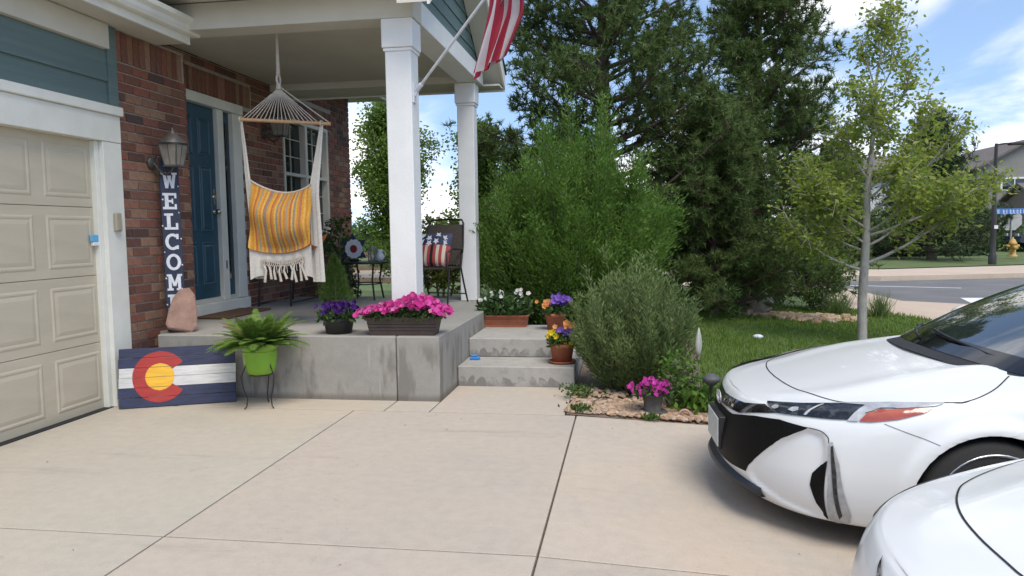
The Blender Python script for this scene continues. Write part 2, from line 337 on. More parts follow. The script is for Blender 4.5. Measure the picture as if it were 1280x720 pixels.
def lawn_mesh():
    bm=bmesh.new(); vs=[bm.verts.new((x,y,0)) for x,y in LAWN]; bm.faces.new(vs); bmesh.ops.triangulate(bm,faces=bm.faces[:])
    for _ in range(3): bmesh.ops.subdivide_edges(bm,edges=[e for e in bm.edges if e.calc_length()>.5],cuts=1); bmesh.ops.triangulate(bm,faces=bm.faces[:])
    for v in bm.verts: v.co.z=gz(v.co.x)+.012+.01*math.sin(v.co.x*2+v.co.y)
    me=bpy.data.meshes.new('lawn'); bm.to_mesh(me); bm.free(); me.materials.append(M_turf); o=bpy.data.objects.new('lawn',me); link(o); return tag(o,kind='structure')
lawn_mesh()
poly_sheet('pavement',[(4.9,5.45),(14,5.45),(14,9),(9.0,12.2),(7.0,14.8),(6.75,15.6),(5.6,16.4),(5.45,20.0),(4.3,21.6),(-2,23.6),(-2,21.9),(3.2,20.2),(4.1,18.5),(4.2,14.4),(5.0,12.4),(5.3,11.0),(6.0,8.5),(6.3,5.6)][3:],-.02,M_walk)
poly_sheet('road',[(14,9),(9.0,12.2),(7.0,14.8),(6.75,15.6),(5.6,16.4),(5.45,20.0),(4.3,21.6),(-30,28.5),(-30,33),(5.0,23.2),(7.2,22.6),(11.4,23.7),(60,36),(60,4)],-.05,M_asph)
poly_sheet('road_marking',[(6.85,16.2),(7.35,16.2),(7.6,17.3),(7.1,17.3)],-.044,mat('road_paint',(.75,.75,.73),(.6,.6,.58),scale=8,rough=.8))
poly_sheet('road_marking',[(5.8,20.9),(8.2,19.9),(8.22,20.02),(5.82,21.02)],-.044,MATS['road_paint'])
farwalk=MB(); farwalk.add([(x,y,-.10+z) for z in(0,) for x,y in [(-30,33.1),(5.0,23.3),(7.2,22.75),(11.4,23.85),(60,36.2),(60,41),(13.7,28.4),(8.4,26.3),(5.0,26.8),(-30,37)]]+[(x,y,-.24) for x,y in [(-30,33.1),(5.0,23.3),(7.2,22.75),(11.4,23.85),(60,36.2)]],[tuple(range(10)),(0,10,11,1),(1,11,12,2),(2,12,13,3),(3,13,14,4)])
farwalk.build('pavement',M_walk,kind='structure')
poly_sheet('verge',[(-30,37.1),(5.0,26.9),(8.4,26.4),(13.7,28.5),(60,41.2),(60,60),(-30,60)],.10,M_turf2)

# ------------------------------------------------------------------ house
house=thing('house','brick and teal sided house with tan garage door, gabled porch roof on white posts','house',(-4.35,6.0,0))
WX=-4.09; DX=-4.35
wall_g=MB().box(WX-.2,WX-.012,5.575,6.55,0,3.06).build('brick_wall',M_mortar,house)
def wall_cells(mb,x,ys,zs,holes,th=.2):
    """wall plane at x facing +X made of cells between the given lines, leaving the holes out"""
    for i in range(len(ys)-1):
        for j in range(len(zs)-1):
            yc=(ys[i]+ys[i+1])/2; zc=(zs[j]+zs[j+1])/2
            if any(a<yc<b and c<zc<d for a,b,c,d in holes): continue
            mb.box(x-th,x,ys[i],ys[i+1],zs[j],zs[j+1])
DOORH=(6.75,8.04,.53,2.83); WINH=(9.06,10.5,1.42,2.88)
mbw=MB(); wall_cells(mbw,DX-.012,[6.55,6.75,8.04,9.06,10.5,11.4],[.0,.53,1.42,2.83,2.88,3.7],[DOORH,WINH]); wall_d=mbw.build('brick_wall',M_mortar,house)
# end wall (faces the back garden)
MB().box(-9,DX-.22,11.2,11.38,0,3.7).build('back_wall',M_mortar,house)
# brick pieces: 300 nearest are objects, the rest one joined piece per wall
BH,BM_,BL=.067,.0125,.205
def brick_mesh(l,h,nm):
    mb=MB(); mb.box(-.02,.0,-l/2,l/2,-h/2,h/2,bev=.003); me=bpy.data.meshes.new(nm); me.from_pydata(mb.v,[],mb.f); me.materials.append(M_brick); return me
me_full=brick_mesh(BL,BH,'brick'); me_half=brick_mesh(BL/2-.006,BH,'brick_half'); me_sold=brick_mesh(BH,.24,'brick_soldier')
def in_holes(y0,y1,z0,z1,holes): return any(y1>a+.001 and y0<b-.001 and z1>c+.001 and z0<d-.001 for a,b,c,d in holes)
cand=[]
def brick_field(x,y0,y1,z0,z1,holes,wall,sold):
    row=0; z=z0
    while z+BH<=z1+.02:
        y=y0-(0 if row%2==0 else (BL+BM_)/2)
        while y<y1-.02:
            a=max(y,y0); b=min(y+BL,y1)
            # clip against openings
            segs=[(a,b)]
            for h in holes+sold:
                if z+BH>h[2]+.005 and z<h[3]-.005:
                    ns=[]
                    for s0,s1 in segs:
                        if s1<=h[0] or s0>=h[1]: ns.append((s0,s1))
                        else:
                            if s0<h[0]: ns.append((s0,h[0]-.004))
                            if s1>h[1]: ns.append((h[1]+.004,s1))
                    segs=ns
            for s0,s1 in segs:
                if s1-s0>.03: cand.append((x,(s0+s1)/2,z+BH/2,s1-s0,BH,wall,0))
            y+=BL+BM_
        z+=BH+BM_; row+=1
    for h in sold:
        y=h[0]+.008
        while y+BH<h[1]+.01: cand.append((x,y+BH/2,(h[2]+h[3])/2,BH,h[3]-h[2]-.012,wall,1)); y+=BH+.010
brick_field(WX,5.578,6.548,.012,3.04,[],wall_g,[(5.578,6.548,2.79,3.04)])
brick_field(DX,6.56,11.395,.012,3.5,[DOORH,WINH],wall_d,[(6.56,8.30,2.83,3.08),(8.86,10.7,2.88,3.13)])
# the recess' return wall beside the door
def vis(c):
    x,y,z=c[:3]
    return not (z<.53 and y>5.7) and not (x==DX and y<6.72) and z<3.2
cand_v=sorted([c for c in cand if vis(c)],key=lambda c:math.hypot(c[1],c[0])); near=cand_v[:300]; nearset=set(id(c) for c in near)
for c in near:
    x,y,z,l,h,w,so=c
    me=me_sold if so else (me_full if l>BL*.75 else me_half)
    o=inst('brick',me,(x+random.uniform(-.001,.0025),y,z),w)
    bl=BH if so else (BL if l>BL*.75 else BL/2-.006); bh=.24 if so else BH
    o.scale=(1,l/bl,h/bh)
for w in (wall_g,wall_d):
    mb=MB()
    for c in cand:
        if c[5] is w and id(c) not in nearset and not (c[2]<.4 and c[1]>5.9): 
            dx=random.uniform(-.001,.0025); mb.box(c[0]-.02,c[0]+dx,c[1]-c[3]/2,c[1]+c[3]/2,c[2]-c[4]/2,c[2]+c[4]/2)
    if mb.v: mb.build('brick_courses',M_brick2,w,kind='stuff')
mb=MB(); z=.54; k=0
while z<3.05:
    for a,b in (((-4.348,-4.24),(-4.228,-4.092)) if k%2 else ((-4.348,-4.15),(-4.138,-4.092))): mb.box(a,b,6.548,6.556,z,z+BH)
    z+=BH+BM_; k+=1
mb.build('brick_return',M_brick2,wall_g,kind='stuff')
# garage side: header trim, jamb, siding, corner board, frieze
MB().box(WX-.2,WX+.018,5.355,5.572,-.0,2.12,bev=.003).build('door_jamb',M_white,house)
MB().box(WX-.16,WX-.02,5.31,5.353,-.0,2.12,bev=.003).build('jamb_stop',M_white,house)
MB().box(WX-.2,WX+.022,.2,5.572,2.122,2.335,bev=.004).build('door_header',M_white,house)
MB().box(WX-.05,WX+.045,.18,5.59,2.337,2.41,bev=.006).build('header_cap',M_white,house)
MB().box(WX-.2,WX-.03,.2,5.50,2.412,3.10).build('sheathing',M_dark,house)
for z0,z1 in ((2.414,2.62),(2.60,2.845)):
    mb=MB(); x0,x1=(WX-.012,WX+.004) if z0<2.5 else (WX-.0,WX+.012)
    mb.add([(WX-.03,.2,z0),(x1,.2,z0),(x0,.2,z1),(WX-.03,.2,z1),(WX-.03,5.465,z0),(x1,5.465,z0),(x0,5.465,z1),(WX-.03,5.465,z1)],[(0,1,2,3),(7,6,5,4),(1,5,6,2),(0,4,5,1),(2,6,7,3)]); mb.build('siding_board',M_teal,house)
MB().box(WX-.05,WX+.02,5.467,5.574,2.412,3.04,bev=.003).build('corner_board',M_teal,house)
MB().box(WX-.03,WX+.05,.2,5.455,2.847,3.04,bev=.003).build('frieze_board',M_cream,house)
# eave of the garage roof: soffit, fascia, gutter
MB().box(WX-.3,-3.80,.0,6.15,3.045,3.075).build('soffit',M_cream,house)
MB().box(-3.798,-3.775,.0,6.152,3.03,3.20,bev=.003).build('fascia',M_white,house)
mb=MB(); prof=[(0,0),(.055,0),(.075,.03),(.075,.06),(.11,.085),(.12,.12),(.108,.12),(.1,.09),(.065,.07),(.06,.035),(.01,.012),(.01,.12),(0,.12)]
mb.prism(prof,(-3.773,0,3.10),(1,0,0),(0,0,1),(0,1,0),6.2); mb.build('gutter',M_white,house)
# garage roof plane
mb=MB(); 
for i in range(14):
    x0=-3.72-i*.24; z0=3.20+i*.12; mb.add([(x0,0,z0),(x0,6.2,z0),(x0-.26,6.2,z0+.12),(x0-.26,0,z0+.12),(x0,0,z0-.02),(x0,6.2,z0-.02)],[(0,1,2,3),(4,5,1,0)])
mb.build('roof',M_shingle,house)
# main eave behind the porch
MB().box(DX-.3,-3.85,9.25,11.85,3.50,3.53).build('soffit',M_cream,house)
MB().box(-3.848,-3.825,9.25,11.85,3.48,3.66,bev=.003).build('fascia',M_white,house)
MB().prism(prof,(-3.823,9.25,3.54),(1,0,0),(0,0,1),(0,1,0),2.65).build('gutter',M_white,house)
mb=MB()
for i in range(16):
    x0=-3.76-i*.24; z0=3.66+i*.12; mb.add([(x0,6.2,z0),(x0,11.9,z0),(x0-.26,11.9,z0+.12),(x0-.26,6.2,z0+.12)],[(0,1,2,3)])
mb.build('roof',M_shingle,house)
# garage door: four sections, eight raised panels each
gd=MB()
for k in range(4): gd.box(WX-.12,WX-.065,.45,5.345,k*.5325+.004,(k+1)*.5325,bev=.003)
gdo=gd.build('garage_door',M_gdoor,house)
MB().box(WX-.13,WX-.121,.44,5.35,0,2.13).build('door_backing',M_gdoor,gdo)
def raised_panel(wd,h):
    mb=MB(); rings=[(0,-.001),(.014,.0045),(.024,.0045),(.036,.0005),(.066,.005)]; vs=[]
    for ins,d in rings: vs+=[(d,-wd/2+ins,-h/2+ins),(d,wd/2-ins,-h/2+ins),(d,wd/2-ins,h/2-ins),(d,-wd/2+ins,h/2-ins)]
    fs=[(i*4+j,i*4+(j+1)%4,(i+1)*4+(j+1)%4,(i+1)*4+j) for i in range(4) for j in range(4)]+[(16,17,18,19)]
    mb.add(vs,fs); me=bpy.data.meshes.new('raised_panel'); me.from_pydata(mb.v,[],mb.f); me.materials.append(M_gdoor); return me
mp_=raised_panel(.47,.40)
for k in range(4):
    for j in range(8): inst('raised_panel',mp_,(WX-.0645,5.345-.29-.585*j,k*.5325+.268),gdo)
MB().box(WX-.10,WX+.0,.3,5.34,-.012,.006).build('weather_strip',M_dark,gdo)
# front door: frame, slab with six panels, sidelight, sill
fr=MB(); X0,X1=DX-.10,DX-.005
fr.box(X0,X1,6.752,6.80,.66,2.72,bev=.004); fr.box(X0,X1+.004,7.53,7.65,.66,2.72,bev=.004); fr.box(X0,X1+.003,7.85,8.035,.66,2.72,bev=.004)
fr.box(X0,X1+.03,6.752,8.037,2.722,2.826,bev=.004)
dframe=fr.build('door_frame',M_white,house)
MB().box(X0,X1+.035,6.752,8.037,.535,.655,bev=.004).build('door_sill',M_white,house)
MB().box(X0,X1-.02,6.80,7.85,.656,.70,bev=.003).build('threshold',M_cream,house)
dr=MB().box(X0,X1-.045,6.802,7.528,.702,2.718).build('front_door',M_door,house)
def dpanel(y0,y1,z0,z1,x,m,par,nm='door_panel',b=.03):
    mb=MB(); rings=[(0,.000),(.01,.008),(.02,.008),(.03,-.000),(.05,.009)]; vs=[]
    for ins,d in rings: vs+=[(x+d,y0+ins,z0+ins),(x+d,y1-ins,z0+ins),(x+d,y1-ins,z1-ins),(x+d,y0+ins,z1-ins)]
    mb.add(vs,[(i*4+j,i*4+(j+1)%4,(i+1)*4+(j+1)%4,(i+1)*4+j) for i in range(4) for j in range(4)]+[(16,17,18,19)]); return mb.build(nm,m,par)
for a,b in ((6.88,7.12),(7.21,7.45)):
    for c,d in ((.84,1.30),(1.40,2.10),(2.20,2.60)): dpanel(a,b,c,d,X1-.0445,M_door,dr)
mb=MB(); mb.lathe([(.028,0),(.028,.008),(.012,.012),(.012,.035),(.028,.045),(.03,.06),(.02,.072),(.002,.075)],(X1-.044,7.47,1.62),axis='x',n=14); mb.build('door_knob',mat('knob_brass',(.55,.50,.42),rough=.25,metal=1),dr)
mb=MB(); mb.lathe([(.03,0),(.03,.012),(.002,.016)],(X1-.044,7.47,1.78),axis='x',n=14); mb.box(X1-.046,X1-.038,7.45,7.49,1.70,1.86); mb.build('deadbolt',MATS['knob_brass'],dr)
sl=MB().box(X0,X1-.05,7.652,7.848,.702,2.718).build('sidelight',M_door,house)
MB().box(X1-.052,X1-.044,7.69,7.81,.86,2.60).build('pane',M_glass,sl)
MB().box(X1-.02,X1+.004,7.585,7.612,1.00,1.09).build('latch',M_post,house)
# window with muntins
wf=MB(); a,b,c,d=WINH
wf.box(DX-.10,DX+.012,a,a+.045,c,d); wf.box(DX-.10,DX+.012,b-.06,b,c,d); wf.box(DX-.10,DX+.014,a+.046,b-.061,d-.05,d); wf.box(DX-.10,DX+.03,a-.03,b+.03,c-.05,c-.002); wf.box(DX-.10,DX+.010,9.72,9.79,c,d-.052); wf.box(DX-.1,DX+.006,a+.046,9.718,2.13,2.17)
wf.box(DX-.1,DX+.006,9.792,b-.062,2.13,2.17)
wfo=wf.build('window',M_cream,house)
MB().box(DX-.09,DX-.075,a+.045,b-.06,c,d-.05).build('pane',M_glass,wfo)
for y0,y1 in ((a+.045,9.72),(9.79,b-.06)):
    MB().box(DX-.074,DX-.060,(y0+y1)/2-.006,(y0+y1)/2+.006,c,d-.052).build('muntin',M_ceil,wfo)
    for z in (1.66,1.90,2.39,2.62): MB().box(DX-.0745,DX-.061,y0,y1,z-.006,z+.006).build('muntin',M_ceil,wfo)

# porch roof: posts, beams, ceiling, gable
def post(cx,cy,zb,zt,w=.26):
    h=w/2; o=MB().box(cx-h,cx+h,cy-h,cy+h,zb+.001,zt,bev=.006).build('porch_post',M_post,house)
    MB().box(cx-h-.022,cx+h+.022,cy-h-.022,cy+h+.022,zt-.235,zt-.001,bev=.006).build('post_cap',M_post,o)
    MB().box(cx-h-.012,cx+h+.012,cy-h-.012,cy+h+.012,zt-.262,zt-.237,bev=.004).build('cap_moulding',M_post,o)
    return o
BZ=3.12
post(-1.865,6.15,.53,BZ,.22); post(-1.90,8.88,.53,BZ,.20)
MB().box(-4.08,-1.721,6.02,6.28,BZ+.001,3.34,bev=.004).build('porch_beam',M_cream,house)
MB().box(-1.98,-1.722,6.282,8.76,BZ+.003,3.32,bev=.004).build('porch_beam',M_post,house)
MB().box(DX,-1.722,8.762,9.02,BZ+.001,3.34,bev=.004).build('porch_beam',M_cream,house)
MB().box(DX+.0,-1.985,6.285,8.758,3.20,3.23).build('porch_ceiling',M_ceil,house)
# gable end above the side beam (faces right)
RY,RZ=7.52,4.33; SL=.66
gp=[(6.03,3.33),(9.01,3.33),(RY,RZ+.0)]
MB().prism(gp,(-1.80,0,0),(0,1,0),(0,0,1),(-1,0,0),.03).build('gable_sheathing',M_dark,house)
z=3.325
while z<RZ-.1:
    zt=min(z+.16,RZ-.03); h0=(RZ-z)/SL; h1=max((RZ-zt)/SL,.01)
    mb=MB(); mb.add([(-1.797,RY-h0,z),(-1.797,RY+h0,z),(-1.797,RY+h1,zt),(-1.797,RY-h1,zt),(-1.766,RY-h0,z),(-1.766,RY+h0,z),(-1.780,RY+h1,zt),(-1.780,RY-h1,zt)],[(4,5,6,7),(0,4,7,3),(5,1,2,6),(0,1,5,4),(7,6,2,3)]); mb.build('siding_board',M_teal,house); z+=.15
EY0,EY1=5.72,9.32   # eaves
def roof_side(s):
    e=EY0 if s<0 else EY1; ze=RZ-abs(e-RY)*SL; t=.14; xa,xb=-4.35,-1.50
    a=MB(); yy=[RY,e]; zz=[RZ,ze]
    # rake soffit + fascia
    for (x0,x1,m,nm,d0,d1) in ((-1.765,xb-.024,M_cream,'rake_soffit',-.0,.02),(xb-.022,xb,M_white,'rake_fascia',-.02,.17)):
        mb=MB(); mb.add([(x0,RY,RZ+d0),(x1,RY,RZ+d0),(x1,e,ze+d0),(x0,e,ze+d0),(x0,RY,RZ+d1),(x1,RY,RZ+d1),(x1,e,ze+d1),(x0,e,ze+d1)],[(0,3,2,1),(4,5,6,7),(0,1,5,4),(1,2,6,5),(2,3,7,6),(3,0,4,7)]); mb.build(nm,m,house)
    n=int(math.hypot(e-RY,ze-RZ)/.14); mb=MB()
    for i in range(n+1):
        f0=i/(n+1); f1=(i+1.15)/(n+1); y0=RY+(e-RY)*f0;y1=RY+(e-RY)*f1; z0=RZ+(ze-RZ)*f0+.171; z1=RZ+(ze-RZ)*f1+.185
        mb.add([(xa,y0,z0),(xb+.02,y0,z0),(xb+.02,y1,z1),(xa,y1,z1),(xa,y1,z1-.014),(xb+.02,y1,z1-.014)],[(0,1,2,3),(3,2,5,4)])
    mb.build('roof',M_shingle,house)
roof_side(-1); roof_side(1)
MB().box(-4.5,-1.505,EY0,6.018,3.345,3.365).build('soffit',M_cream,house)
MB().box(-4.5,-1.505,EY0-.02,EY0-.001,3.30,3.46,bev=.003).build('fascia',M_white,house)
MB().box(DX,-1.525,9.022,EY1,3.12,3.14).build('soffit',M_cream,house)
MB().box(DX,-1.505,EY1+.001,EY1+.022,3.10,3.28,bev=.003).build('fascia',M_white,house)
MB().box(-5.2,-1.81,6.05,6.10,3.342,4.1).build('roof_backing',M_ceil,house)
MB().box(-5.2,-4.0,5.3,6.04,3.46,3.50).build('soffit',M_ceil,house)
# door mat
tag(MB().box(-4.30,-3.93,6.85,7.75,.532,.552,bev=.004).build('door_mat',mat('coir',(.16,.085,.04),(.09,.05,.03),scale=60,rough=1,bump=1,bscale=200)),'brown coir doormat lying below the white sill of the blue front door','doormat')
# keypad and blue tag
t=thing('keypad','small beige garage keypad box mounted on the white door jamb','keypad',(WX+.02,5.46,1.49))
MB().box(WX+.019,WX+.050,5.425,5.495,1.41,1.56,bev=.008).build('case',mat('keypad_plastic',(.33,.30,.22),rough=.5),t)
MB().box(WX+.051,WX+.056,5.435,5.485,1.42,1.50,bev=.002).build('cover',MATS['keypad_plastic'],t)
t=thing('door_sensor','small pale blue and white tag stuck on the garage door edge beside the jamb','sensor',(WX-.04,5.27,1.34))
MB().box(WX-.054,WX-.03,5.24,5.34,1.33,1.385,bev=.003).build('tab',mat('tag_blue',(.12,.38,.62),rough=.5),t)
MB().box(WX-.0535,WX-.028,5.25,5.33,1.30,1.328,bev=.003).build('tab_white',mat('tag_white',(.7,.72,.74),rough=.5),t)

# ------------------------------------------------------------------ foliage tools
def unit(a): return a/np.maximum(np.linalg.norm(a,axis=1,keepdims=True),1e-9)
def leaf_quads(P,D,L,Wd,up=None,fold=0):
    """rhombus leaves at P along D; L, Wd arrays or scalars"""
    n=len(P); D=unit(D); A=unit(np.cross(D,unit(rng.normal(size=(n,3))))) if up is None else unit(np.cross(D,up))
    L=np.broadcast_to(np.asarray(L,float).reshape(-1,1),(n,1)); Wd=np.broadcast_to(np.asarray(Wd,float).reshape(-1,1),(n,1))
    v0=P; v1=P+D*L*.45+A*Wd*.5; v2=P+D*L; v3=P+D*L*.45-A*Wd*.5
    V=np.stack([v0,v1,v2,v3],1).reshape(-1,3); Fc=np.arange(4*n).reshape(n,4); return V,Fc
def tris(P,D,L,Wd):
    n=len(P); D=unit(D); A=unit(np.cross(D,unit(rng.normal(size=(n,3))))); L=np.broadcast_to(np.asarray(L,float).reshape(-1,1),(n,1)); Wd=np.broadcast_to(np.asarray(Wd,float).reshape(-1,1),(n,1))
    V=np.stack([P-A*Wd*.5,P+A*Wd*.5,P+D*L],1).reshape(-1,3); return V,np.arange(3*n).reshape(n,3)
def curve_pts(p,d,L,n,bend,jit=.1):
    """branch path: start p, direction d, bent towards bend vector"""
    p=Vector(p); d=Vector(d).normalized(); out=[p.copy()]; st=L/n
    for i in range(n):
        d=(d+Vector(bend)*(1.0/n)+Vector((random.gauss(0,jit),random.gauss(0,jit),random.gauss(0,jit)))/n*2).normalized(); p=p+d*st; out.append(p.copy())
    return out
M_bark=mat('pine_bark',(.12,.085,.065),(.07,.05,.04),scale=14,rough=.95,bump=1,bscale=60,stretch=(1,1,.3))
M_barkg=mat('grey_bark',(.30,.27,.24),(.20,.18,.16),scale=18,rough=.9,bump=.8,bscale=70,stretch=(1,1,.4))
M_needle=leafmat('pine_needles',[(.080,.130,.040),(.115,.170,.050),(.16,.215,.065),(.09,.14,.045)],trans=.38,patch=(.74,.82,.76))
M_needle_d=leafmat('dark_pine_needles',[(.045,.075,.034),(.065,.10,.042),(.09,.125,.05)],trans=.15)
M_shrubleaf=leafmat('tall_shrub_leaves',[(.105,.20,.035),(.14,.26,.045),(.19,.32,.06),(.085,.165,.032)],trans=.5)
M_broom=leafmat('broom_leaves',[(.14,.21,.065),(.18,.25,.085),(.23,.295,.115),(.11,.17,.055)],trans=.35)
M_maple=leafmat('young_tree_leaves',[(.29,.37,.06),(.37,.45,.09),(.22,.31,.05),(.46,.46,.13)],trans=.55)
M_back=leafmat('garden_tree_leaves',[(.15,.25,.04),(.20,.32,.06),(.26,.38,.08),(.12,.2,.04)],trans=.55)
M_hedge=leafmat('shrub_leaves',[(.05,.10,.025),(.08,.14,.03),(.11,.17,.04)],trans=.3)
M_yellow=leafmat('yellow_green_leaves',[(.17,.20,.045),(.22,.24,.06),(.13,.16,.04)],trans=.35)

def pine(name,label,x,y,z0,H,Rb,trunkr,lean,nwh,tuft=.13,mat_n=None,start=.12,dens=1.0,seed=1,group=None,flat=1.0,nneed=26):
    random.seed(seed); t=thing(name,label,'tree',(x,y,z0),group=group)
    mb=MB(); path=[Vector((x+lean*h*h*.0,y,z0+H*h)) for h in np.linspace(0,1,9)]
    mb.tube(path,[trunkr*(1-h*.93) for h in np.linspace(0,1,9)],10); mb.build('trunk',M_bark,t)
    bb=MB(); TP=[];TD=[]
    for w in range(nwh):
        f=start+(1-start)*(w+random.uniform(-.3,.3))/nwh; f=min(max(f,start),.985); zz=z0+H*f
        prof=(1-f)**.72*min(1,(f/start)**.5+.25) if f>start else 1
        L0=Rb*prof*1.0+.18; nb=random.randint(4,6); a0=random.uniform(0,6.28)
        for b in range(nb):
            a=a0+b*6.283/nb+random.uniform(-.35,.35); L=L0*random.uniform(.62,1.18); el=.05+.55*f+random.uniform(-.15,.15)
            pts=curve_pts((x,y,zz),(math.cos(a)*math.cos(el),math.sin(a)*math.cos(el),math.sin(el)),L,6,(0,0,.25+random.uniform(-.2,.3)),.10)
            r0_=trunkr*.30*(1-f*.6)+.006; bb.tube(pts,[r0_*(1-i/7) for i in range(7)],5,cap=False)
            ns=int((5+L*8.5)*dens)
            for s_ in range(ns):
                u=random.uniform(.22,1.0); i=min(int(u*6),5); p=pts[i].lerp(pts[i+1],u*6-i); dd=(pts[i+1]-pts[i]).normalized()
                side=Vector((random.gauss(0,1),random.gauss(0,1),random.gauss(.25,.7))); side=(side-dd*side.dot(dd)*.6).normalized()
                tl=L*random.uniform(.10,.30)*(1.15-u*.6)+.07; q=p+(dd*.7+side).normalized()*tl*flat; dq=(q-p).normalized()
                bb.tube([p,q],[.006,.003],3,cap=False)
                TP.append(q); TD.append(dq); 
                if tl>.18: 
                    TP.append(p.lerp(q,.55)+Vector((random.gauss(0,.05),random.gauss(0,.05),random.gauss(.03,.04)))); TD.append((dq+Vector((random.gauss(0,.6),random.gauss(0,.6),random.gauss(.3,.5)))).normalized())
            TP.append(pts[-1]); TD.append((pts[-1]-pts[-2]).normalized())
    bb.build('branches',M_bark,t)
    TP=np.array(TP);TD=np.array(TD); k=nneed; P=np.repeat(TP,k,0); D=np.repeat(TD,k,0); n=len(P)
    back=rng.uniform(-.5,.35,(n,1))*tuft*.9; P=P+D*back
    d=unit(D*.55+rng.normal(size=(n,3))*.62); d[:,2]+=.15
    V,Fc=tris(P,d,tuft*rng.uniform(.6,1.05,n),tuft*.14)
    npmesh('crown',V,Fc,mat_n or M_needle,t); return t

def leafy(name,label,x,y,z0,H,Rc,trunkr,nbr,m,leaf=.06,lw=.045,nl=40,bark=None,seed=1,cat='tree',start=.3,group=None,upr=.6,spread=.12,stems=1,droop=0):
    random.seed(seed); t=thing(name,label,cat,(x,y,z0),group=group); mb=MB(); P=[];D=[]
    for s in range(stems):
        ang=random.uniform(0,6.28); off=0 if stems==1 else random.uniform(.02,.25)*Rc; sx,sy=x+off*math.cos(ang),y+off*math.sin(ang); hh=H*(1 if stems==1 else random.uniform(.7,1.0))
        ln=0 if stems==1 else random.uniform(.05,.45)*Rc
        path=curve_pts((sx,sy,z0),(math.cos(ang)*ln/hh,math.sin(ang)*ln/hh,1),hh,8,(0,0,.1),.04)
        mb.tube(path,[trunkr*(1-.88*i/8) for i in range(9)],8,cap=False)
        for b in range(nbr):
            f=start+(1-start)*(b+random.random())/nbr; i=min(int(f*8),7); p=path[i].lerp(path[i+1],f*8-i)
            a=random.uniform(0,6.28); sh=math.sin(PI*min(1,(f-start)/(1-start)*.78+.22))**.7
            L=Rc*sh*random.uniform(.6,1.15)+.05; el=upr+random.uniform(-.3,.3)
            pts=curve_pts(p,(math.cos(a)*math.cos(el),math.sin(a)*math.cos(el),math.sin(el)),L,5,(0,0,.35-droop),.12); mb.tube(pts,[trunkr*.28*(1-j/6)+.002 for j in range(6)],5,cap=False)
            for q in range(max(3,int(L*5))):
                u=random.uniform(.2,1); i2=min(int(u*5),4); pp=pts[i2].lerp(pts[i2+1],u*5-i2); dv=Vector((random.gauss(0,1),random.gauss(0,1),random.gauss(.3,.8))).normalized(); l2=random.uniform(.12,.35)*Rc*.55+.05
                q2=curve_pts(pp,dv,l2,3,(0,0,.2-droop),.1); mb.tube(q2,[.004,.003,.002,.0015],3,cap=False)
                for w in range(nl):
                    uu=random.uniform(.15,1.0); j=min(int(uu*3),2); c=q2[j].lerp(q2[j+1],uu*3-j)
                    P.append((c.x+random.gauss(0,spread*.35),c.y+random.gauss(0,spread*.35),c.z+random.gauss(0,spread*.35))); D.append((dv.x*.5+random.gauss(0,.7),dv.y*.5+random.gauss(0,.7),dv.z*.3+random.gauss(0,.5)-.15))
    mb.build('trunk' if stems==1 else 'stems',bark or M_barkg,t)
    P=np.array(P);D=np.array(D); V,Fc=leaf_quads(P,D,leaf*rng.uniform(.6,1.2,len(P)),lw*rng.uniform(.7,1.2,len(P))); npmesh('crown' if cat=='tree' else 'leaves',V,Fc,m,t); return t

# the big pines beyond the lawn
pine('pine_tree','tallest dark pine, its grey trunk showing, directly behind the bright green shrub',-.40,13.0,-.1,10.5,2.45,.16,0,30,tuft=.135,seed=3,dens=1.8,start=.10)
pine('pine_tree','tall dark pine right of the other big one, behind the young staked tree',2.5,15.2,-.1,7.9,2.3,.16,0,27,tuft=.14,seed=5,dens=1.9,start=.04)
pine('pine_tree','lower bushy pine whose branches sweep the lawn behind the broom shrub',1.40,12.6,-.1,3.4,1.5,.09,0,16,tuft=.12,seed=8,dens=2.2,start=.05)
# far dark pine by the road
pine('pine_tree','dark pine across the road beside the black lamp post',12.4,33.0,-.1,5.9,2.6,.2,0,22,tuft=.26,mat_n=M_needle_d,seed=11,dens=1.1,start=.06,nneed=10)
pine('pine_tree','broad dark pine across the road behind the young tree',9.2,36.0,-.1,4.6,2.7,.2,0,18,tuft=.26,mat_n=M_needle_d,seed=12,dens=1.0,start=.06,nneed=10)
pine('pine_tree','small dark pine far behind the porch, left of the rear white post',-3.6,24,-.1,4.6,1.1,.1,0,16,tuft=.2,mat_n=M_needle_d,seed=13,dens=1.0,start=.1,nneed=8)

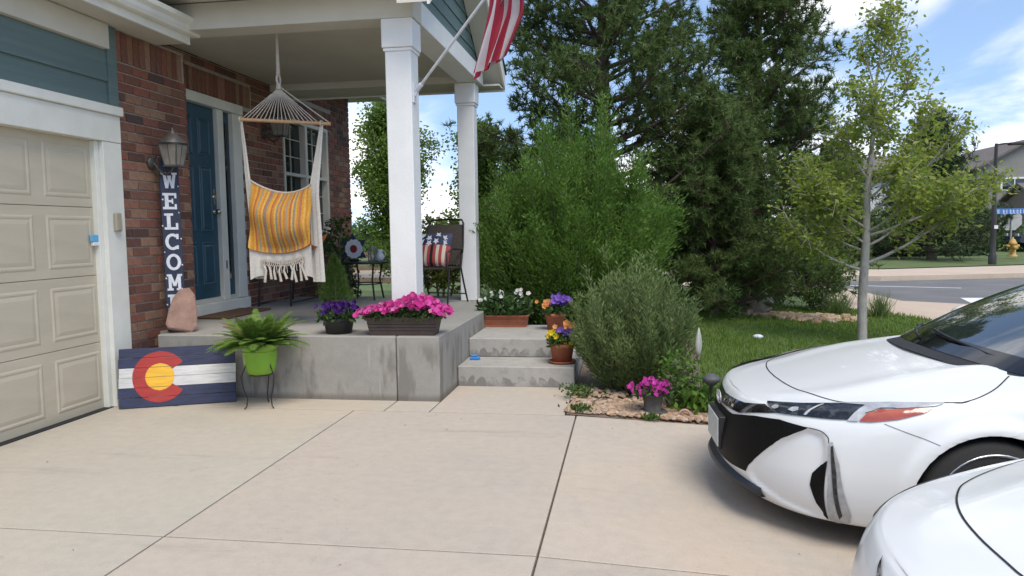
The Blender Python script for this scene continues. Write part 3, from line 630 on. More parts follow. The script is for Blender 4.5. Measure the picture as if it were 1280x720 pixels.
# tall bright green shrub: dense upright plumes of fine leaves
def plume_shrub(name,label,cx,cy,z0,H,Rb,nst,m,seed,nl,leaf,lw,lean=.42,bark=None,fuzz=.035,zl=.06,cat='shrub',top=.75,curl=.25):
    random.seed(seed); t=thing(name,label,cat,(cx,cy,z0)); mb=MB(); P=[];D=[]
    for s in range(nst):
        a=random.uniform(0,6.283); rr=Rb*math.sqrt(random.random()); h=H*(1-.40*(rr/Rb)**2+.10*math.sin(a*3+seed)*(rr/Rb)+.07*math.sin(a*7+rr*9))*(random.uniform(top,1.0) if random.random()<.85 else random.uniform(.95,1.13))
        bx,by=cx+rr*.35*math.cos(a),cy+rr*.35*math.sin(a); tx,ty=cx+rr*math.cos(a),cy+rr*math.sin(a)
        n=7; pts=[Vector((bx+(tx-bx)*(i/n)**.8+random.gauss(0,.012)*i/n,by+(ty-by)*(i/n)**.8+random.gauss(0,.012)*i/n,z0+h*(i/n))) for i in range(n+1)]
        mb.tube(pts,[.010*(H/2)*(1-i/(n+1))+.001 for i in range(n+1)],4,cap=False)
        for q in range(int(nl)):
            u=random.uniform(zl,1)**.8; i=min(int(u*n),n-1); c=pts[i].lerp(pts[i+1],u*n-i); dd=(pts[i+1]-pts[i]).normalized()
            a2=random.uniform(0,6.28); rad=abs(random.gauss(0,fuzz))*(1.6-u)
            P.append((c.x+rad*math.cos(a2),c.y+rad*math.sin(a2),c.z+random.gauss(0,.02))); D.append((dd.x*.7+math.cos(a2)*.5+random.gauss(0,curl),dd.y*.7+math.sin(a2)*.5+random.gauss(0,curl),dd.z*.7+random.gauss(0,curl)))
    mb.build('stems',bark or M_barkg,t); P=np.array(P);D=np.array(D); V,Fc=leaf_quads(P,D,leaf*rng.uniform(.6,1.25,len(P)),lw); npmesh('leaves',V,Fc,m,t); return t
M_twig=mat('green_twig',(.10,.11,.045),(.07,.07,.035),scale=20,rough=.8)
plume_shrub('tall_shrub','tall bright green feathery shrub rising beside the rear porch post',-.74,9.75,-.02,2.8,1.38,250,M_shrubleaf,21,560,.060,.018,fuzz=.11,top=.55,bark=M_twig)
plume_shrub('broom_shrub','rounded grey-green broom shrub beside the concrete steps',.05,6.42,-.01,1.07,.57,350,M_broom,22,150,.050,.008,fuzz=.024,top=.55,curl=.18,bark=M_twig)
# young street-side tree with pale trunk, staked in the lawn
def young_tree():
    random.seed(31); x,y,z0=2.93,9.9,gz(2.93); H=4.25; t=thing('young_tree','young pale-trunked tree with sparse yellow-green leaves standing in the lawn behind the car','tree',(x,y,z0))
    mb=MB(); path=[Vector((x,y,z0)),Vector((x-.01,y,z0+.6)),Vector((x+.02,y,z0+1.3)),Vector((x+.02,y,z0+1.9)),Vector((x+.08,y+.02,z0+2.6)),Vector((x+.10,y,z0+3.3)),Vector((x+.22,y,z0+H))]
    mb.tube(path,[.062,.056,.050,.040,.026,.016,.005],10); P=[];D=[]
    def br(p,az,el,L,r,lv):
        hi=min(1,max(0,(p.z-2.0)/1.6)); nlf=int(11-5*hi)
        pts=curve_pts(p,(math.cos(az)*math.cos(el),math.sin(az)*math.cos(el),math.sin(el)),L,6,(0,0,.55),.14); mb.tube(pts,[r*(1-i/7)+.002 for i in range(7)],5,cap=False)
        for q in range(int(6+L*13*(1-.35*hi))):
            u=random.uniform(.25,1); i=min(int(u*6),5); c=pts[i].lerp(pts[i+1],u*6-i); dv=Vector((random.gauss(0,1),random.gauss(0,1),random.gauss(.2,.7))).normalized(); l2=random.uniform(.07,.26)
            q2=curve_pts(c,dv,l2,2,(0,0,.1),.1); mb.tube(q2,[.004,.003,.002],3,cap=False)
            for w in range(nlf):
                uu=random.uniform(.2,1.1); e=q2[0].lerp(q2[-1],uu); P.append((e.x+random.gauss(0,.055),e.y+random.gauss(0,.055),e.z+random.gauss(0,.05))); D.append((dv.x*.4+random.gauss(0,.7),dv.y*.4+random.gauss(0,.7),random.gauss(-.1,.45)))
        if lv<1:
            for q in range(random.randint(3,5)):
                u=random.uniform(.35,.8); i=min(int(u*6),5); br(pts[i].lerp(pts[i+1],u*6-i),az+random.choice((-1,1))*random.uniform(.4,1.0),el+random.uniform(-.1,.4),L*random.uniform(.35,.6),r*.55,lv+1)
    spec=[(.62,3.10,.25,1.05,.020),(.70,.02,.30,1.55,.024),(.95,3.5,.45,.95,.015),(1.1,5.2,.35,1.0,.015),(1.25,2.9,.5,.95,.014),(.86,2.6,.3,.85,.016),(.92,.35,.25,1.25,.018),(1.05,5.9,.22,1.3,.018),(1.15,3.3,.55,.75,.016),(1.3,.2,.6,1.25,.018),(1.42,2.2,.5,.7,.014),(1.5,5.4,.5,.8,.014),(1.62,.0,.75,1.2,.016),(1.75,3.2,.85,.75,.013),(1.9,1.0,.8,.8,.012),(2.05,4.6,.8,.75,.012),(2.25,.1,.95,.85,.013),(2.4,3.0,1.05,.55,.010),(2.7,.3,1.1,.7,.010),(2.85,2.9,1.15,.6,.009),(3.1,.2,1.15,.6,.008),(3.3,3.4,1.2,.4,.006),(3.5,.0,1.1,.35,.006)]
    for h,az,el,L,r in spec:
        k=h+.35; j=0
        while j<5 and path[j+1].z-z0<k: j+=1
        f=(k-(path[j].z-z0))/(path[j+1].z-path[j].z); br(path[j].lerp(path[j+1],min(max(f,0),1)),az,el,L,r,0)
    mb.build('trunk',M_trunk_pale,t); P=np.array(P);D=np.array(D); V,Fc=leaf_quads(P,D,.068*rng.uniform(.5,1.25,len(P)),.040*rng.uniform(.7,1.2,len(P))); npmesh('crown',V,Fc,M_maple,t)
M_trunk_pale=mat('pale_bark',(.42,.39,.35),(.28,.26,.23),scale=14,rough=.85,bump=.6,bscale=60,stretch=(1,1,.5))
young_tree()
# trees and shrubs of the back garden seen past the porch
leafy('garden_tree','leafy bright green tree behind the brick corner of the porch',-4.65,14.5,-.05,3.9,1.25,.05,100,M_back,leaf=.075,lw=.05,nl=60,spread=.30,seed=41,start=.12,upr=.9)
leafy('garden_tree','narrow bright green tree between the two white porch posts',-2.75,13.6,-.05,3.2,.8,.04,110,M_back,leaf=.07,lw=.045,nl=60,spread=.28,seed=42,start=.08,upr=1.05)
leafy('garden_shrub','low yellow-green bush beyond the bistro table',-4.0,15.5,-.05,1.5,1.3,.03,22,M_yellow,leaf=.10,lw=.07,nl=24,seed=43,cat='shrub',start=.08,stems=3)
leafy('garden_shrub','low green bush beyond the patio chair',-2.2,15.0,-.05,1.35,1.1,.03,22,M_hedge,leaf=.09,lw=.06,nl=24,seed=44,cat='shrub',start=.08,stems=3)
leafy('climbing_shrub','dark leafy rose bush growing against the brick corner beside the window',-3.95,9.9,-.02,1.75,.42,.02,12,M_hedge,leaf=.06,lw=.045,nl=12,seed=45,cat='shrub',start=.3,stems=3)
# shrubs at the lawn's far edge
leafy('round_shrub','rounded green shrub at the far edge of the lawn, behind the young tree trunk',3.35,14.0,-.17,.75,.55,.02,14,M_hedge,leaf=.06,lw=.04,nl=14,seed=46,cat='shrub',start=.05,stems=4)
leafy('garden_shrub','green shrub at the lawn edge under the right hand pine',2.5,13.9,-.17,.7,.55,.02,12,M_hedge,leaf=.06,lw=.04,nl=14,seed=47,cat='shrub',start=.05,stems=4)
for i,(gx_,gy_,lb) in enumerate(((4.15,13.1,'tuft of blue-green ornamental grass right of the young tree trunk'),(3.62,13.5,'tuft of ornamental grass just behind the young tree trunk'))):
    random.seed(60+i); t=thing('ornamental_grass',lb,'grass tuft',(gx_,gy_,-.17)); P=np.column_stack([rng.normal(gx_,.06,260),rng.normal(gy_,.06,260),np.full(260,-.17)]); D=np.column_stack([rng.normal(0,.35,260),rng.normal(0,.35,260),np.ones(260)])
    V,Fc=tris(P,D,rng.uniform(.3,.55,260),.012); npmesh('blades',V,Fc,M_broom,t)
# big hedge mass behind everything, across the road
def mass(name,m,pts,n,leaf,seed,label=None,cat=None,kind='stuff'):
    random.seed(seed); P=[];D=[]
    for i in range(n):
        x,y,r,h,z0=random.choice(pts); a=random.uniform(0,6.28); u=random.random(); v=math.acos(random.uniform(-.2,1)); k=random.uniform(.75,1.05)*(1+.15*math.sin(a*5+x)+.1*math.sin(v*7+y))
        P.append((x+r*k*math.sin(v)*math.cos(a),y+r*k*math.sin(v)*math.sin(a),z0+h*k*max(math.cos(v),-.05))); D.append((random.gauss(0,1),random.gauss(0,1),random.gauss(.2,.8)))
    P=np.array(P);D=np.array(D); V,Fc=leaf_quads(P,D,leaf*rng.uniform(.6,1.2,len(P)),leaf*.6*rng.uniform(.7,1.2,len(P))); return npmesh(name,V,Fc,m,kind=kind,label=label,cat=cat)
random.seed(5)
mass('far_trees',M_hedge,[(x+random.uniform(-2,2),52+random.uniform(-5,8),random.uniform(2.2,4.2),random.uniform(1.6,3.2),-.2) for x in range(-60,24,3)]+[(x,58+random.uniform(-5,8),random.uniform(2.2,4.2),random.uniform(1.6,2.6),-.2) for x in range(28,90,4)],52000,.42,51,'distant line of green trees and hedges along the horizon','trees')
mass('far_hedge',M_needle_d,[(x+random.uniform(-.8,.8),38+random.uniform(-1,1.5),random.uniform(1.0,1.6),random.uniform(.9,1.5),-.1) for x in (5,7,9,11,13.2,15)],22000,.22,52,'dark evergreen hedge across the road','hedge')
# rear garden fence seen under the table: horizontal rails
t=thing('rail_fence','low tan wooden rail fence seen beyond the porch under the table','fence',(-3.5,18,-.1))
for i in range(9): MB().box(-8.5+i*1.5,-8.4+i*1.5,17.95,18.05,-.15,1.05).build('post',mat('fence_wood%d'%i,(.25,.19,.13),(.18,.13,.09),scale=9,rough=.9) if i==0 else MATS['fence_wood0'],t)
for z in (.1,.42,.74): MB().box(-8.6,3.7,17.92,17.948,z,z+.14).build('rail',MATS['fence_wood0'],t)

# lawn grass blades (stuff)
def grass():
    pts=[]
    while len(pts)<60000:
        y=5.45+9.4*random.random()**1.5; x=.6+5.4*random.random()
        if lawn_in(x,y): pts.append((x,y,gz(x)+.012))
    P=np.array(pts); n=len(P); D=np.column_stack([rng.normal(0,.45,n),rng.normal(0,.45,n),np.ones(n)]); far=np.clip((P[:,1]-5)/9,0,1)
    V,Fc=tris(P,D,rng.uniform(.035,.085,n),.006+.010*far); npmesh('grass',V,Fc,leafmat('grass_blades',[(.12,.20,.03),(.165,.255,.04),(.21,.285,.06),(.10,.165,.03)],trans=.4,patch=(.78,.85,.7),pscale=.9),kind='stuff',label='short green lawn grass',cat='grass')
grass()

# ------------------------------------------------------------------ wall lanterns
M_bronze=mat('lantern_bronze',(.045,.042,.040),(.075,.07,.065),scale=20,rough=.5)
M_frost=mat('lantern_glass',(.27,.25,.22),(.19,.175,.15),scale=9,rough=.35)
def lantern(name,label,wx,cy,cz,s=1.0,out=.22):
    t=thing(name,label,'wall lantern',(wx,cy,cz),group='wall lanterns on the brick'); lx=wx+out
    MB().lathe([(.002,0),(.062*s,0),(.062*s,.014),(.045*s,.026),(.02*s,.034),(.002,.036)],(wx+.002,cy,cz+.0),axis='x',n=16).build('back_plate',M_bronze,t)
    pts=[Vector((wx+.03,cy,cz)),Vector((wx+.07,cy,cz-.055)),Vector((wx+.13,cy,cz-.10)),Vector((wx+out-.03,cy,cz-.075)),Vector((wx+out,cy,cz-.02))]
    arm=MB().tube(pts,[.012*s]*5,8)
    arm.tube([Vector((wx+.03,cy,cz+.02)),Vector((wx+.06,cy,cz+.07)),Vector((wx+.10,cy,cz+.06)),Vector((wx+.09,cy,cz+.02))],.008*s,6); arm.build('arm',M_bronze,t)
    zb=cz-.03; b,h,tp=.058*s,.20*s,.092*s
    def fr(r,z): return [(lx+r*a,cy+r*c,z) for a,c in ((-1,-1),(1,-1),(1,1),(-1,1))]
    MB().add(fr(b,zb)+fr(tp,zb+h),[(0,1,5,4),(1,2,6,5),(2,3,7,6),(3,0,4,7),(3,2,1,0)]).build('glass_shade',M_frost,t)
    cg=MB()
    for a,c in ((-1,-1),(1,-1),(1,1),(-1,1)): cg.tube([(lx+b*a,cy+b*c,zb),(lx+tp*a,cy+tp*c,zb+h)],.0065*s,5)
    for r,z in ((b+.004,zb-.008),(tp+.004,zb+h-.006)): cg.box(lx-r-.006,lx+r+.006,cy-r-.006,cy+r+.006,z,z+.014)
    for a,c in ((0,-1),(1,0),(0,1),(-1,0)): cg.tube([(lx+b*a,cy+b*c,zb),(lx+(tp+.002)*a,cy+(tp+.002)*c,zb+h)],.003*s,4)
    cg.build('cage',M_bronze,t)
    MB().lathe([(.128*s,zb+h+.006),(.124*s,zb+h+.018),(.085*s,zb+h+.055),(.05*s,zb+h+.085),(.03*s,zb+h+.098),(.03*s,zb+h+.108),(.012*s,zb+h+.118),(.014*s,zb+h+.130),(.002,zb+h+.145)],(lx,cy,0),n=20,cap=True).build('roof_cap',M_bronze,t)
lantern('wall_lantern','dark bronze lantern on the brick directly above the welcome sign',WX,5.97,2.00,.92)
lantern('wall_lantern','dark bronze lantern on the brick behind the hanging chair',DX,8.55,2.58,1.05)

# ------------------------------------------------------------------ lettering for the welcome sign (drawn as strokes with slab serifs)
def letter(ch):
    s=.2; q=[]
    def r(x0,y0,x1,y1): q.append([(x0,y0),(x1,y0),(x1,y1),(x0,y1)])
    def st(xa,ya,xb,yb,w):
        d=Vector((xb-xa,yb-ya)).normalized(); n=Vector((-d.y,d.x))*w/2; q.append([(xa-n.x,ya-n.y),(xb-n.x,yb-n.y),(xb+n.x,yb+n.y),(xa+n.x,ya+n.y)])
    if ch=='W':
        st(.17,.95,.32,.05,s); st(.32,.05,.5,.75,s*.75); st(.5,.75,.68,.05,s*.75); st(.68,.05,.83,.95,s); r(.0,.88,.36,1); r(.64,.88,1,1); r(.38,.70,.62,.82)
    if ch=='M':
        r(.10,.0,.30,1); r(.70,.0,.90,1); st(.22,.97,.5,.28,s*.85); st(.78,.97,.5,.28,s*.85); r(0,0,.40,.13); r(.60,0,1,.13); r(.0,.87,.30,1); r(.70,.87,1,1)
    if ch=='E':
        r(.14,0,.38,1); r(0,0,.9,.15); r(0,.85,.9,1); r(.38,.43,.66,.57); r(.76,0,.9,.32); r(.76,.68,.9,1); r(.58,.34,.68,.66)
    if ch=='L':
        r(.2,0,.44,1); r(.04,.86,.62,1); r(.04,0,.92,.15); r(.77,0,.92,.40)
    if ch in 'CO':
        n=28; a0,a1=(R(48),R(312)) if ch=='C' else (0,2*PI)
        for i in range(n):
            a,b=a0+(a1-a0)*i/n,a0+(a1-a0)*(i+1)/n
            q.append([(.5+.33*math.cos(a)*.8,.5+.34*math.sin(a)),(.5+.33*math.cos(b)*.8,.5+.34*math.sin(b)),(.5+.48*math.cos(b),.5+.51*math.sin(b)),(.5+.48*math.cos(a),.5+.51*math.sin(a))][::1])
        if ch=='C': r(.74,.66,.90,.98); r(.74,.04,.88,.28)
    return q
M_navy=mat('sign_navy',(.012,.018,.045),(.02,.026,.055),scale=12,rough=.6,bump=.2)
M_signw=mat('sign_white',(.68,.70,.74),(.55,.57,.62),scale=25,rough=.6)
def welcome():
    t=thing('welcome_sign','tall narrow navy board with white letters spelling WELCOME, leaning on the brick behind the stone','sign',(0,0,0))
    Wd,Ht=.155,1.52
    MB().box(-Wd/2,Wd/2,0,.022,0,Ht,bev=.003).build('board',M_navy,t)
    ls='WELCOME'; lh=.150; pitch_=(1.40-.10)/7
    for i,ch in enumerate(ls):
        z0=Ht-.13-(i+1)*.178+.035; mb=MB()
        for k,pl in enumerate(letter(ch)):
            pts=[((x-.5)*.124,z0+y*lh*.95) for x,y in pl]; mb.prism(pts,(0,-.0005,0),(1,0,0),(0,0,1),(0,-1,0),.0022+.00012*k)
        mb.build('letter',M_signw,t)
    random.seed(3); sp=MB()
    for i in range(13):
        z=Ht-.02-i*.115; sx=(-1)**i*random.uniform(.060,.072); r_=random.uniform(.007,.012); sp.prism([(r_*math.cos(a*PI/5)*(1 if a%2 else .45),r_*math.sin(a*PI/5)*(1 if a%2 else .45)) for a in range(10)],(sx,-.0004,z),(1,0,0),(0,0,1),(0,-1,0),.0016)
    sp.build('star_marks',M_signw,t)
    t.rotation_euler=(R(-3.0),0,R(38)); t.location=(-3.925,5.985,.533)
welcome()
# leaning pink stone
bm=bmesh.new(); out=[(-.10,0),(.09,.0),(.125,.05),(.10,.20),(.055,.33),(.0,.385),(-.07,.36),(-.115,.27),(-.13,.15),(-.125,.04)]
mb=MB(); random.seed(4)
n=len(out); rings=[(-.026,.93),(-.018,1.0),(.014,1.0),(.026,.9)]
vs=[]
for d,sc_ in rings: vs+=[((x*sc_)+random.uniform(-.004,.004),d+random.uniform(-.004,.004),.18+(z-.18)*sc_+random.uniform(-.004,.004)) for x,z in out]
vs+=[(-.0,-.030,.18),(.0,.03,.18)]; fs=[(i*n+j,i*n+(j+1)%n,(i+1)*n+(j+1)%n,(i+1)*n+j) for i in range(3) for j in range(n)]+[(j+1 if j+1<n else 0,j,4*n) for j in range(n)]+[(3*n+j,3*n+(j+1)%n,4*n+1) for j in range(n)]
mb.add(vs,fs); st=mb.build('stone',mat('sandstone',(.36,.22,.17),(.20,.125,.10),scale=5,rough=.95,bump=1,bscale=30),label='flat pinkish sandstone slab leaning on the foot of the welcome sign',cat='stone')
st.scale=(.98,1,1.03); st.rotation_euler=(R(-20),R(14),R(32)); st.location=(-3.835,5.885,.545)

# ------------------------------------------------------------------ wooden flag board
M_fnavy=mat('flag_board_blue',(.030,.040,.105),(.018,.022,.05),scale=6,rough=.6,bump=.4,bscale=60,stretch=(1,1,8)); M_fwhite=mat('flag_board_white',(.66,.66,.65),(.50,.50,.50),scale=6,rough=.6,bump=.4,bscale=60,stretch=(1,1,8))
M_fred=mat('emblem_red',(.42,.035,.028),(.30,.025,.022),scale=7,rough=.6,stretch=(1,1,6)); M_fyel=mat('emblem_yellow',(.80,.47,.03),(.68,.36,.03),scale=7,rough=.6,stretch=(1,1,6))
def flag_board():
    t=thing('flag_board','wooden plank flag board, blue and white stripes with a red C round a yellow disc','flag board',(0,0,0))
    Wd,Hh=.88,.475; ph=Hh/6
    for i in range(6):
        m=M_fnavy if i in(0,1,4,5) else M_fwhite; jx=[.003,-.004,.0,.002,-.003,.001][i]
        MB().box(-Wd/2+jx,Wd/2+jx,-.009+(.0008 if i%2 else 0),.009,i*ph+.0012,(i+1)*ph-.0012,bev=.0018).build('plank',m,t)
    for x in (-.3,.3): MB().box(x-.03,x+.03,.0095,.028,.02,Hh-.02).build('batten',M_fnavy,t)
    cx_,cz_=-.135,Hh*.5; R1,R2=.205,.108
    # strips per plank so that the plank joints run through the emblem
    for i in range(6):
        za,zb=i*ph+.0018,(i+1)*ph-.0018
        for nm,m,ro,ri in (('emblem_ring',M_fred,R1,R2+.001),('emblem_disc',M_fyel,R2,0)):
            mb=MB(); nn=8
            for k in range(nn):
                z0=za+(zb-za)*k/nn; z1=za+(zb-za)*(k+1)/nn; 
                def span(z,r): d=r*r-(z-cz_)**2; return math.sqrt(d) if d>0 else 0
                a0,a1=span(z0,ro),span(z1,ro); b0,b1=(span(z0,ri),span(z1,ri)) if ri else (0,0)
                if max(a0,a1)<1e-6: continue
                mb.add([(cx_-a0,-.0106,z0),(cx_-b0,-.0106,z0),(cx_-b1,-.0106,z1),(cx_-a1,-.0106,z1)],[(0,1,2,3)])
                def lim(z,a): # the C is open to the right: cut along 2 rays
                    w=abs(z-cz_); return min(a,w/math.tan(R(33)) if nm=='emblem_ring' else a)
                c0,c1=lim(z0,a0),lim(z1,a1)
                if max(c0-b0,c1-b1)>1e-4: mb.add([(cx_+b0,-.0106,z0),(cx_+max(c0,b0),-.0106,z0),(cx_+max(c1,b1),-.0106,z1),(cx_+b1,-.0106,z1)],[(0,1,2,3)])
            if mb.v: mb.build(nm,m,t)
    t.rotation_euler=(R(-12),0,math.atan2(5.60-5.27,-3.20+3.975)); t.location=((-3.975-3.20)/2,(5.27+5.60)/2,.004)
flag_board()

# ------------------------------------------------------------------ planters
def soil(t,c,r,m=None): MB().lathe([(.001,0),(r,0.001)],c,n=16).build('soil',M_dirt,t)
M_lime=mat('lime_glaze',(.20,.42,.025),(.17,.36,.02),scale=6,rough=.3,spec=.6)
M_fern=leafmat('fern_green',[(.10,.20,.03),(.16,.27,.045),(.22,.32,.07),(.07,.14,.025)],trans=.35)
M_fernd=leafmat('fern_dry',[(.22,.16,.05),(.28,.20,.08)],trans=.3)
sx,sy=-2.885,5.47
t=thing('plant_stand','thin black wire plant stand with three bowed legs under the lime pot','plant stand',(sx,sy,0))
MB().tube([(sx+.115*math.cos(a),sy+.115*math.sin(a),.35) for a in np.linspace(0,2*PI,25)],.0045,6,cap=False).build('ring',M_black,t)
MB().tube([(sx+.085*math.cos(a),sy+.085*math.sin(a),.262) for a in np.linspace(0,2*PI,25)],.004,6,cap=False).build('ring',M_black,t)
for a in (R(232),R(335),R(95)):
    c,s_=math.cos(a),math.sin(a); MB().tube([(sx+c*r,sy+s_*r,z) for r,z in ((.118,.38),(.122,.34),(.16,.26),(.145,.16),(.115,.09),(.125,.02),(.145,.004))],.0052,6).build('leg',M_black,t)
for a in (R(232),R(335),R(95)):
    MB().tube([(sx,sy,.262),(sx+.085*math.cos(a),sy+.085*math.sin(a),.262)],.0035,5).build('spoke',M_black,t)
t=thing('lime_pot','lime green round pot holding a bushy fern on the wire stand','plant pot',(sx,sy,.27))
MB().lathe([(.001,.268),(.085,.268),(.105,.275),(.122,.33),(.132,.42),(.135,.47),(.143,.475),(.143,.50),(.135,.505),(.128,.50),(.125,.46)],(sx,sy,0),n=32).build('pot',M_lime,t); soil(t,(sx,sy,.475),.127)
MB().tube([(sx+.134*math.cos(a),sy+.134*math.sin(a),.452) for a in np.linspace(0,2*PI,33)],.003,5,cap=False).build('pot_band',M_lime,t)
random.seed(9)
fern=thing('fern','bushy green fern with arching fronds filling the lime pot','fern',(sx,sy,.475))
for k in range(175):
    a=random.uniform(0,6.28); el=random.uniform(.45,1.52); L=random.uniform(.23,.38)*(1.0 if el<1.2 else .7); pts=curve_pts((sx+.05*math.cos(a),sy+.05*math.sin(a),.485),(math.cos(a)*math.cos(el),math.sin(a)*math.cos(el),math.sin(el)),L,9,(0,0,-1.0),.05)
    mb=MB(); mb.tube(pts,[.0018]*10,3,cap=False); b=len(mb.v); P=[];
    nl=24
    for q in range(2,nl):
        u=q/nl; i=min(int(u*9),8); c=pts[i].lerp(pts[i+1],u*9-i); d=(pts[min(i+1,9)]-pts[i]).normalized(); sd_=d.cross(Vector((0,0,1)));
        if sd_.length<.1: sd_=Vector((1,0,0))
        sd_.normalize(); ll=.052*math.sin(PI*min(1,u*.85+.12))**.8+.005
        for sg in (-1,1):
            tip=c+sd_*sg*ll+d*ll*.35-Vector((0,0,ll*.2)); w=d*.0055; mb.add([c-w,c+w,(c+tip)/2+w*1.1+Vector((0,0,.003)),tip,(c+tip)/2-w*1.1+Vector((0,0,.003))],[(0,1,2,3,4)])
    mb.build('frond',M_fernd if k%26==3 else M_fern,fern)

M_planter=mat('brown_resin',(.075,.05,.042),(.055,.038,.032),scale=20,rough=.6,bump=.2,stretch=(1,1,5)); M_terra=mat('terracotta',(.36,.115,.055),(.27,.085,.045),scale=8,rough=.85,bump=.3)
M_dkleaf=leafmat('petunia_leaves',[(.03,.07,.018),(.05,.10,.025),(.07,.13,.03)],trans=.2)
def petalmat(n,cols): return leafmat(n,cols,trans=.3,patch=(.85,.82,.85),rough=.5)
M_pink=petalmat('hot_pink_petals',[(.50,.02,.20),(.66,.05,.32),(.78,.12,.46),(.36,.015,.15),(.70,.22,.45)])
M_purple=petalmat('deep_purple_petals',[(.035,.008,.10),(.06,.012,.16),(.02,.006,.06)])
M_whitef=petalmat('white_petals',[(.72,.72,.66),(.80,.80,.76),(.62,.62,.55)])
M_yel=petalmat('yellow_petals',[(.80,.58,.02),(.85,.68,.05),(.75,.45,.02)])
M_orangef=petalmat('orange_petals',[(.75,.30,.08),(.80,.42,.18),(.70,.22,.05)])
M_violet=petalmat('violet_petals',[(.20,.10,.48),(.30,.17,.60),(.14,.06,.33)])
M_magenta=petalmat('magenta_petals',[(.45,.03,.28),(.58,.06,.38),(.35,.02,.2)])
M_eye=mat('flower_eye',(.02,.01,.03),rough=.8)
def flower(mb,c,nrm,r,seed=0):
    """five-lobed trumpet bloom"""
    nrm=Vector(nrm).normalized(); a=nrm.orthogonal().normalized(); b=nrm.cross(a); c=Vector(c); ph=random.uniform(0,6.28); k=10; vs=[c-nrm*r*.55]
    for j in range(k):
        t=ph+2*PI*j/k; rr=r*(1.0 if j%2==0 else .80)*random.uniform(.9,1.1); vs.append(c+(a*math.cos(t)+b*math.sin(t))*rr+nrm*r*random.uniform(-.12,.14))
    mb.add(vs,[(0,1+j,1+(j+1)%k) for j in range(k)])
def bloom_bed(t,name,m,pts,r,nrmfun): 
    mb=MB()
    for p in pts: flower(mb,p,nrmfun(p),r*random.uniform(.75,1.2))
    return mb.build(name,m,t,kind='stuff')
def foliage_in(t,c,ext,n,leaf,m,z=0,name='leaves',up_=.6):
    P=np.column_stack([rng.uniform(-1,1,n),rng.uniform(-1,1,n),rng.uniform(0,1,n)]); P=P[(P[:,0]**4+P[:,1]**4)<1.0]; P[:,2]*=np.sqrt(np.maximum(1-.5*(P[:,0]**2+P[:,1]**2),.1)); P=P*np.array(ext)+np.array(c)
    D=rng.normal(size=P.shape); D[:,2]+=up_; D[:,:2]+=(P[:,:2]-np.array(c)[:2])*3/ max(ext[0],.05)*.4; V,Fc=leaf_quads(P,D,leaf*rng.uniform(.6,1.2,len(P)),leaf*.55); return npmesh(name,V,Fc,m,t)
# long brown planter of hot pink petunias at the porch corner
def trough(t,cx,cy,z0,l,w,h,m,ang=0,taper=.04,rim=.012,nm='planter_box'):
    mb=MB(); rt_=rotz(ang)
    def q(x,y,z): p=rt_@Vector((x,y,0)); return (cx+p.x,cy+p.y,z0+z)
    L,Wd=l/2,w/2; lv=[(L-taper,Wd-taper*.6,0),(L-.006,Wd-.006,h*.82),(L+rim-.006,Wd+rim-.006,h*.83),(L+rim,Wd+rim,h),(L-.012,Wd-.012,h),(L-.02,Wd-.02,h*.80)]
    vs=[]; 
    for a,b,z in lv: vs+=[q(-a,-b,z),q(a,-b,z),q(a,b,z),q(-a,b,z)]
    n=len(lv); mb.add(vs,[(i*4+j,i*4+(j+1)%4,(i+1)*4+(j+1)%4,(i+1)*4+j) for i in range(n-1) for j in range(4)]+[(3,2,1,0)]); o=mb.build(nm,m,t)
    a,b=L-.022,Wd-.022; MB().add([q(-a,-b,h*.82),q(a,-b,h*.82),q(a,b,h*.82),q(-a,b,h*.82)],[(0,1,2,3)]).build('soil',M_dirt,t)
    for z in (.25,.42,.6):
        f=z/.82; aa=L-taper+(taper-.006)*f+.001; bb_=Wd-taper*.6+(taper*.6-.006)*f+.001; r2=MB(); r2.add([q(-aa,-bb_-.0015,z*h),q(aa,-bb_-.0015,z*h),q(aa,-bb_-.0015,z*h+.004),q(-aa,-bb_-.0015,z*h+.004)],[(0,1,2,3)]); r2.build('groove',M_dark,t)
    return q
random.seed(12)
t=thing('pink_petunia_planter','long brown planter overflowing with hot pink petunias at the foot of the front post','planter',(-1.86,5.90,.53))
q=trough(t,-1.82,5.885,.531,.60,.19,.150,M_planter,ang=R(2),taper=.03)
foliage_in(t,(-1.82,5.885,.66),(.33,.14,.10),1500,.035,M_dkleaf)
pts=[]
for i in range(330):
    x=random.uniform(-.37,.39); y=random.uniform(-.17,.15); hh=.135*(1-abs(x/.44)**4)*(1-.5*(y/.2)**2)*(.85+.22*math.sin(x*9+1)+.25*(x>.05)); pts.append((-1.82+x,5.885+y,.675+max(hh,.02)*random.uniform(.55,1.05)+.01))
bloom_bed(t,'petunia_blooms',M_pink,pts,.027,lambda p:((p[0]+1.82)*1.2+random.gauss(0,.35),-.75+random.gauss(0,.3),.75+random.gauss(0,.3)))
# purple petunia pot with plant tag
t=thing('purple_petunia_pot','black nursery pot of deep purple petunias beside the pink planter','plant pot',(-2.405,5.93,.53))
MB().lathe([(.001,.533),(.105,.533),(.128,.64),(.134,.645),(.134,.66),(.126,.66),(.122,.63)],(-2.405,5.93,0),n=28).build('pot',mat('black_plastic',(.018,.018,.02),rough=.4),t); soil(t,(-2.405,5.93,.635),.12)
MB().box(-.035,.035,-.001,.001,-.011,.011).build('plant_tag',M_signw,t).location=(.06,-.129,.085)
foliage_in(t,(-2.405,5.92,.645),(.15,.13,.09),600,.045,M_dkleaf)
bloom_bed(t,'petunia_blooms',M_purple,[(-2.405+random.gauss(0,.068),5.915+random.gauss(0,.06),.72+random.uniform(-.05,.065)) for i in range(95)],.027,lambda p:(random.gauss(0,.5),-.9,.5+random.gauss(0,.3)))
